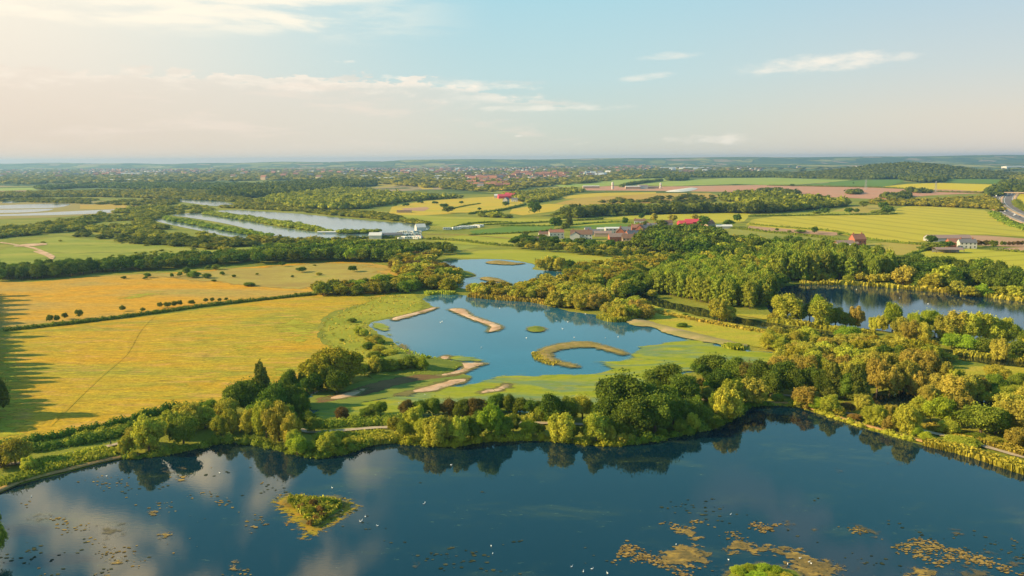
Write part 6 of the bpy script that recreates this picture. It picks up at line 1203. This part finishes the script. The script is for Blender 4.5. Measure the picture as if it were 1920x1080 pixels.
for (u, v, mk, m, lb) in [(1869, 383, make_van, 0, 'white van on the left side of the motorway, high in the bend'), (1870, 368, make_van, 0, 'white van where the motorway passes the trees'), (1887, 397, make_car, 0, 'white car in the middle of the motorway'), (1897, 404, make_car, 0, 'white car at the nearest part of the left carriageway'), (1899, 407, make_car, 3, 'dark car just below a white car on the motorway'), (1916, 405, make_car, 2, 'silver car on the right carriageway at the picture edge'), (1885, 366, make_van, 0, 'large white van on the right side of the motorway bend'), (1906, 347, make_car, 0, 'white car on the farthest stretch of motorway')]:
    o = mk(CARP[m]); q, a = road_at(u, v); o.location = (q[0], q[1], zroad); o.rotation_euler.z = a; tag(o, lb, 'van' if mk is make_van else 'car', 'vehicles on the motorway')
rd = make_van(CARP[1]); rd.location = P(787, 447); rd.rotation_euler.z = .2; rd.scale = (1.3, 1.3, 1.3); tag(rd, 'large red van parked at the right end of the caravan park', 'van')
# motorway bridge
bo = empty('bridge', tuple(P(1889, 367))); a_ = math.atan2(RN[len(rc) // 2][1], RN[len(rc) // 2][0]); bo.rotation_euler.z = a_
MB().box((0, 0, 6.2), (70, 9, 1.0)).build('deck', WALLS['tan'], bo)
for y in (-4.3, 4.3): MB().box((0, y, 7.2), (70, .3, 1.0)).build('parapet', WALLS['tan'], bo)
for x in (-32, 0, 32): MB().box((x, 0, 2.9), (1.4, 7, 5.6)).build('pier', WALLS['grey'], bo)
tag(bo, 'pale bridge crossing the motorway in the bend', 'bridge')
# far sheds, silos, masts
def shed(u, v, l, wd, h, wall, roof, label, name='warehouse', rot=0, group='far warehouses'):
    p = P(u, v); b = MB().gable_wall(l, wd, h, h * .22)
    o = b.build(name, WALLS[wall]); o.location = (p.x, p.y, 0); o.rotation_euler.z = R(rot)
    rf = MB().gable(l, wd, h + .05, h * .22, .5).build('roof', ROOFS[roof], o); tag(o, label, name.replace('_', ' '), group)
for a in [(162, 332.5, 90, 40, 9, 'white', 'pale', 'bright white warehouse far left, in front of the town'), (247, 329, 130, 70, 13, 'white', 'pale', 'large cream warehouse far left with a slanting roof line', 'warehouse', 14),
          (236, 340.5, 130, 30, 8, 'grey', 'pale', 'long pale shed in the dark wood, left of two'), (282, 340, 75, 30, 8, 'grey', 'pale', 'long pale shed in the dark wood, right of two'), (217, 348.5, 34, 22, 6, 'white', 'pale', 'small white shed below the two long pale sheds'), (242, 352.5, 60, 16, 5, 'grey', 'pale', 'low grey greenhouse in the left scrub'),
          (210, 331, 14, 14, 12, 'white', 'pale', 'small white block between the two far left warehouses'), (685, 333.5, 130, 50, 9, 'white', 'pale', 'long white warehouse left of the town centre'), (718, 337, 70, 40, 8, 'grey', 'pale', 'grey warehouse below the long white one'), (748, 336, 64, 40, 9, 'white', 'pale', 'pale warehouse between the grey and the greenish ones'),
          (770, 335, 50, 30, 8, 'grey', 'pale', 'short pale warehouse right of the middle pair'), (815, 337, 60, 44, 9, 'white', 'pale', 'pale warehouse at the left of the big cluster'), (828, 333, 62, 40, 9, 'grey', 'pale', 'grey-white warehouse at the back of the big cluster'), (838, 340, 76, 44, 9, 'white', 'pale', 'cream warehouse at the front of the big cluster'), (848, 343, 60, 30, 7, 'tan', 'pale', 'low tan warehouse at the right of the big cluster'),
          (1268, 317, 260, 80, 13, 'grey', 'pale', 'very long pale distribution shed right of the reservoir'), (1300, 317.5, 150, 60, 13, 'white', 'pale', 'white distribution shed with a red end'), (950, 317, 120, 40, 9, 'white', 'pale', 'pale row of sheds in the far town centre'), (885, 315, 60, 40, 9, 'white', 'pale', 'far pale shed under the ridge'),
          (1516, 327.5, 26, 18, 8, 'white', 'pale', 'far white farm shed, left of two'), (1524, 327.5, 20, 16, 8, 'white', 'slate', 'far white farm shed, right of two'), (1562, 328, 40, 20, 8, 'white', 'slate', 'far white farm beyond the pale green field'), (1596, 325, 16, 12, 8, 'white', 'pale', 'tiny white house on the far wood edge'),
          (1740, 305.5, 340, 90, 22, 'white', 'pale', 'left of three white sheds on the right horizon'), (1759, 305.5, 220, 90, 20, 'white', 'pale', 'middle of three white sheds on the right horizon'), (1780, 305.5, 260, 90, 20, 'white', 'pale', 'right of three white sheds on the right horizon'), (1918, 316.5, 260, 60, 16, 'white', 'pale', 'long white shed at the right edge under the horizon'),
          (253, 378.5, 14, 8, 3, 'white', 'pale', 'small white hut in the left scrub'), (758, 398.5, 22, 10, 3, 'tan', 'brown', 'low farm shed above the largest pool'), (1108, 353, 46, 20, 6, 'tan', 'pale', 'low pinkish works shed at the left end of the quarry'), (1186, 354.5, 40, 16, 7, 'tan', 'pale', 'quarry works shed between the two silos', 'warehouse'), (1205, 354, 26, 14, 9, 'white', 'rust', 'taller quarry works building between the silos'), (1222, 353.5, 36, 12, 5, 'tan', 'rust', 'low rusty quarry shed left of the tall silo')]:
    shed(*a)
def silo(u, v, r_, h, label, name='silo'):
    p = P(u, v); b = MB().cone((0, 0, 0), r_, r_, h, 20).cone((0, 0, h), r_ * 1.05, r_ * .3, r_ * .6, 20); o = b.build(name, WALLS['white']); o.location = p
    MB().cone((0, 0, h * .55), r_ * 1.03, r_ * 1.03, h * .06, 20).build('band', WALLS['brick'], o); tag(o, label, name)
silo(1148.5, 355, 3.2, 18, 'pale pinkish silo at the left end of the quarry')
silo(1238.5, 353, 2.6, 14, 'slim white silo on the right side of the quarry works')
silo(618.5, 314, 14, 62, 'white water tower on the horizon above the pools', 'water_tower')
silo(1795.5, 321, 5, 14, 'tiny white tower on the wooded hill', 'tower')
bar([(1248, 359.5), (1262, 357), (1290, 353.6), (1308, 353.4), (1300, 357), (1280, 360)], 'white stone heap beside the quarry', pbr('white_stone', (.75, .72, .62), .9, .1, .08), name='stone_heap', cat='stone heap', h=3.5, step=8, jit=0, slope=.2)
def pylon(u, v, h, label):
    p = P(u, v); b = MB(); q = h * .09
    for sx in (-1, 1):
        for sy in (-1, 1): b.tube((sx * q, sy * q, 0), (sx * .5, sy * .5, h), .28, .16, 4)
    for k in range(7):
        z0, z1 = h * k / 8, h * (k + 1) / 8; w0, w1 = q * (1 - k / 8) + .4, q * (1 - (k + 1) / 8) + .4
        for sx in (-1, 1): b.tube((sx * w0, -w0, z0), (-sx * w1, -w1, z1), .12, .12, 3); b.tube((sx * w0, w0, z0), (-sx * w1, w1, z1), .12, .12, 3)
    for z, l in ((.68, .26), (.8, .34), (.92, .22)): b.tube((-h * l / 2, 0, h * z), (h * l / 2, 0, h * z), .25, .25, 4)
    o = b.build('pylon', WALLS['grey']); o.location = p; o.rotation_euler.z = .4; tag(o, label, 'pylon')
pylon(1623, 356, 26, 'thin lattice pylon in front of the far green field, left one')
pylon(1754, 360, 26, 'thin lattice pylon in front of the yellow rape field')
# far town houses
def town_house(wall, roof):
    b = MB().gable_wall(11, 8, 5.2, 3); me = bpy.data.meshes.new('house'); rf = MB().gable(11, 8, 5.25, 3)
    for f in rf.bm.faces: f.material_index = 1
    tmp = bpy.data.meshes.new('t'); rf.bm.to_mesh(tmp); rf.bm.free(); b.bm.from_mesh(tmp); bpy.data.meshes.remove(tmp)
    b.bm.to_mesh(me); b.bm.free(); me.materials.append(WALLS[wall]); me.materials.append(ROOFS[roof]); return me
TH = [town_house('brick', 'red'), town_house('tan', 'red'), town_house('white', 'brown'), town_house('white', 'pale'), town_house('tan', 'slate')]
TOWN = [([(962, 333), (1060, 334), (1062, 328), (965, 327)], 30, (0, 0, 1), 'red roofs'), ([(1150, 317), (1215, 318), (1222, 313), (1150, 312)], 18, (0, 0, 1, 2), 'red roofs'), ([(740, 326), (785, 326), (785, 321), (740, 321)], 12, (0, 1, 2), 'red roofs'), ([(808, 326), (842, 326), (842, 321), (808, 321)], 9, (0, 1, 2), 'red roofs'),
        ([(170, 330), (232, 330), (232, 322), (170, 321)], 18, (0, 0, 1), 'red roofs'), ([(312, 326), (380, 326), (380, 321), (312, 321)], 15, (0, 0, 1), 'red roofs'), ([(862, 347), (960, 347), (962, 338), (864, 337)], 26, (0, 1, 4), 'red roofs'), ([(1690, 310), (1722, 310), (1722, 306), (1690, 306)], 8, (0, 1, 0), 'red roofs'),
        ([(1090, 333), (1142, 332), (1142, 328), (1090, 328)], 16, (2, 3, 4), 'pale walls'), ([(1255, 326), (1330, 326), (1330, 321), (1255, 321)], 12, (3, 4, 2), 'pale walls'), ([(420, 336), (640, 336), (640, 322), (420, 322)], 28, (0, 1, 2, 4), 'mixed roofs'), ([(890, 357), (960, 356), (960, 351), (890, 351)], 10, (4, 0, 1), 'mixed roofs'), ([(640, 330), (930, 332), (940, 316), (660, 316)], 30, (0, 2, 3, 4), 'mixed roofs'), ([(-20, 336), (160, 334), (160, 322), (-20, 322)], 16, (1, 2, 4), 'mixed roofs')]
for i, (pl, n, kinds, lk) in enumerate(TOWN):
    pl = [(u, v + (1.5 if k < 2 else -1.5)) for k, (u, v) in enumerate(pl)]; W_ = wpoly(pl, 1, False); r_ = np.random.default_rng(i + 50); lo, hi = W_.min(0), W_.max(0); q = r_.uniform(lo, hi, (n * 20, 2)); q = q[inside(q, W_)][:n]
    for x, y in q:
        o = link('house', TH[kinds[int(r_.integers(0, len(kinds)))]]); s = 1.35 + .6 * (y > 3000); o.location = (x, y, 0); o.scale = (s * 1.3, s, s * 1.25); o.rotation_euler.z = r_.uniform(-.5, .5)
        where = ['in the dense red-roofed quarter right of the town centre', 'in the red-roofed quarter below the reservoir', 'on the ridge street at the left of the town centre', 'on the ridge street at the right of the town centre', 'near the large cream warehouse on the far left', 'in the red-roofed street above the left wood', 'in the red-roofed quarter behind the crimson barns', 'in the hamlet left of the wooded hill', 'in the pale quarter left of the quarry fields', 'in front of the long distribution shed', 'between trees behind the dark wooded rise', 'at the town edge nearest the crimson barns', 'around the central warehouse cluster', 'among trees on the far left plain'][i]
        tag(o, 'tiny far house ' + where, 'house', 'far houses ' + where)

# the rest of the town as one mass
def town_mass():
    me_ = [TH[k] for k in range(5)]; Vs, Fs, Ms = [], [], []; off = 0; r_ = np.random.default_rng(99)
    src = []
    for me in me_:
        V = np.array([v.co[:] for v in me.vertices]); me.calc_loop_triangles(); F = np.array([t.vertices[:] for t in me.loop_triangles]); M = np.array([me.polygons[t.polygon_index].material_index for t in me.loop_triangles]); src.append((V, F, M))
    wm = ['brick', 'tan', 'white', 'white', 'tan']; rm = ['red', 'red', 'brown', 'pale', 'slate']; mats = [pbr('town_' + k, c_, .9, .1) for k, c_ in (('brick', (.34, .20, .15)), ('buff', (.42, .34, .26)), ('render', (.58, .54, .48)), ('tiles', (.30, .17, .13)), ('brown_roofs', (.20, .15, .12)), ('pale_roofs', (.46, .44, .40)), ('slates', (.20, .20, .20)))]
    wi = [0, 1, 2, 2, 1]; ri = [3, 3, 4, 5, 6]
    for pl, n in [([(-60, 340), (400, 334), (660, 332), (960, 340), (1100, 336), (1440, 326), (1440, 311), (960, 307), (400, 312), (-60, 314)], 1000), ([(860, 350), (960, 350), (1100, 334), (960, 326), (860, 336)], 160), ([(1440, 316), (1740, 314), (1740, 305), (1440, 308)], 120), ([(160, 332), (400, 330), (400, 320), (160, 320)], 160), ([(640, 332), (1000, 332), (1000, 316), (640, 318)], 300)]:
        W_ = wpoly(pl, 1, False); lo, hi = W_.min(0), W_.max(0); q = r_.uniform(lo, hi, (n * 8, 2)); q = q[inside(q, W_)]; q = q[(wav(q[:, 0], q[:, 1], 130., 3) + r_.uniform(-.3, .3, len(q))) > -.05][:n]
        for x, y in q:
            k = int(r_.integers(0, 5)); V, F, M = src[k]; s = .95 + .35 * (y > 3000) + .4 * (y > 5000); a_ = r_.uniform(-.6, .6); c_, s_ = math.cos(a_), math.sin(a_); X = V * [s * 1.3, s, s * 1.2]
            Vs.append(np.stack([X[:, 0] * c_ - X[:, 1] * s_ + x, X[:, 0] * s_ + X[:, 1] * c_ + y, X[:, 2]], 1)); Fs.append(F + off); off += len(V); Ms.append(np.where(M == 0, wi[k], ri[k]))
    me = mesh_np('houses', np.concatenate(Vs), np.concatenate(Fs)); [me.materials.append(m_) for m_ in mats]; me.polygons.foreach_set('material_index', np.concatenate(Ms).astype(np.int32))
    tag(link('town', me), 'hazy mass of tiny far houses across the plain', 'town', kind='stuff')
town_mass()

# ================================================================== BIRDS, PERSON, LANDING
BW = pbr('white_feathers', (.85, .85, .82), .7); BEAK = pbr('beak', (.6, .25, .03), .5)
def make_swan():
    o = empty('swan')
    MB().ball((0, 0, .16), (.52, .27, .24), 2).ball((-.38, 0, .27), (.26, .15, .13), 2).build('body', BW, o, True)
    MB().tube((.38, 0, .2), (.55, 0, .48), .10, .065, 8).tube((.55, 0, .46), (.50, 0, .74), .07, .055, 8).ball((.56, 0, .78), (.12, .07, .075), 2).build('neck', BW, o, True)
    MB().tube((.64, 0, .77), (.80, 0, .73), .04, .012, 6).build('beak', BEAK, o)
    return o
sw = make_swan(); f0 = True
SW = {'on the foreground lake': [(797, 943), (795, 945), (708, 986), (679, 976), (685, 969), (676, 978), (642, 958), (921, 1024), (924, 1038), (1072, 1063), (1094, 1072), (1110, 1067), (1139, 1075), (1370, 965), (1268, 1021), (1366, 1050), (1500, 1047), (1477, 1058), (1517, 1054), (1521, 1057), (412, 887), (200, 893), (623, 915), (59, 931), (1420, 1062), (846, 872)],
      'on the middle lake': [(1044, 602), (1065, 604), (1055, 617), (1159, 632), (987, 634), (1077, 633), (1135, 634), (826, 605), (829, 603), (937, 578), (797, 741), (749, 757), (1098, 589), (903, 652)],
      'on the right lake': [(1606, 543), (1687, 559), (1740, 570)]}
for k, L_ in SW.items():
    for (u, v) in L_:
        o = sw if f0 else copy_tree(sw); f0 = False; o.location = P(u, v, .06); o.rotation_euler.z = random.uniform(0, 6.28); s = .42 if v > 800 else .65; o.scale = (s, s, s)
        o['category'] = 'swan'; o['group'] = 'white birds ' + k; PLACED.append((o, 'small white bird floating', k, u))
def person(u, v):
    p = P(u, v); J = [(0, 0, .95), (0, 0, 1.15), (0, .01, 1.38), (0, .01, 1.50), (0, .03, 1.60), (0, .03, 1.72), (.10, 0, .90), (.12, .14, .50), (.12, .02, .08), (.12, .16, .04), (-.10, 0, .90), (-.12, -.10, .50), (-.12, -.30, .10), (-.12, -.18, .04), (.19, 0, 1.40), (.26, -.06, 1.12), (.24, .08, .90), (.24, .13, .82), (-.19, 0, 1.40), (-.26, .04, 1.12), (-.24, .18, .92), (-.24, .24, .86)]
    E = [(0, 1), (1, 2), (2, 3), (3, 4), (4, 5), (0, 6), (6, 7), (7, 8), (8, 9), (0, 10), (10, 11), (11, 12), (12, 13), (2, 14), (14, 15), (15, 16), (16, 17), (2, 18), (18, 19), (19, 20), (20, 21)]
    Rr = [.15, .14, .16, .06, .10, .09, .10, .07, .045, .04, .10, .07, .045, .04, .07, .05, .035, .03, .07, .05, .035, .03]
    me = bpy.data.meshes.new('person'); me.from_pydata(J, E, []); o = link('person', me); sk = o.modifiers.new('skin', 'SKIN')
    for i, r_ in enumerate(Rr): me.skin_vertices[0].data[i].radius = (r_, r_)
    me.skin_vertices[0].data[0].use_root = True
    ss = o.modifiers.new('sub', 'SUBSURF'); ss.levels = 2; ss.render_levels = 2
    me.materials.append(pbr('dark_clothes', (.03, .035, .05), .9)); o.location = (p.x, p.y, ZL[0] * 0 + .35); o.rotation_euler.z = -1.1
    MB().ball((0, .02, 1.70), (.115, .125, .11), 2).build('hair', pbr('hair', (.05, .03, .02), .8), o, True)
    tag(o, 'person in dark clothes walking on the path at the left shore', 'person')
person(208, 838)
po = empty('fishing_platform', (P(1813, 829).x, P(1813, 829).y, 0), -.62)
WOOD = pbr('pale_timber', (.62, .50, .30), .8, .2, .15)
MB().box((0, 0, .75), (3.4, 1.6, .14)).build('deck', WOOD, po)
for x in (-1.5, 1.5):
    for y in (-.65, .65): MB().box((x, y, .34), (.14, .14, .7)).build('post', WOOD, po)
MB().box((0, .74, 1.1), (3.4, .08, .12)).build('rail', WOOD, po)
tag(po, 'pale timber fishing platform on the lower right shore', 'platform')

# ================================================================== AIR
hz = MB().box((0, 5980, 64.5), (18400, 13200, 131)).build('haze', bpy.data.materials.new('haze'))
hm = hz.data.materials[0]; hm.use_nodes = True; t = NT(hm.node_tree); t.n.clear()
pv = t.add('ShaderNodeVolumePrincipled'); t.put(pv, 'Color', (0.40, 0.68, 1.0)); t.put(pv, 'Density', HAZE); t.put(pv, 'Anisotropy', 0.35)
ho = t.add('ShaderNodeOutputMaterial'); t.l.new(pv.outputs[0], ho.inputs['Volume'])
tag(hz, 'thin pale blue summer haze over the whole valley', 'haze', kind='stuff')
label_all()
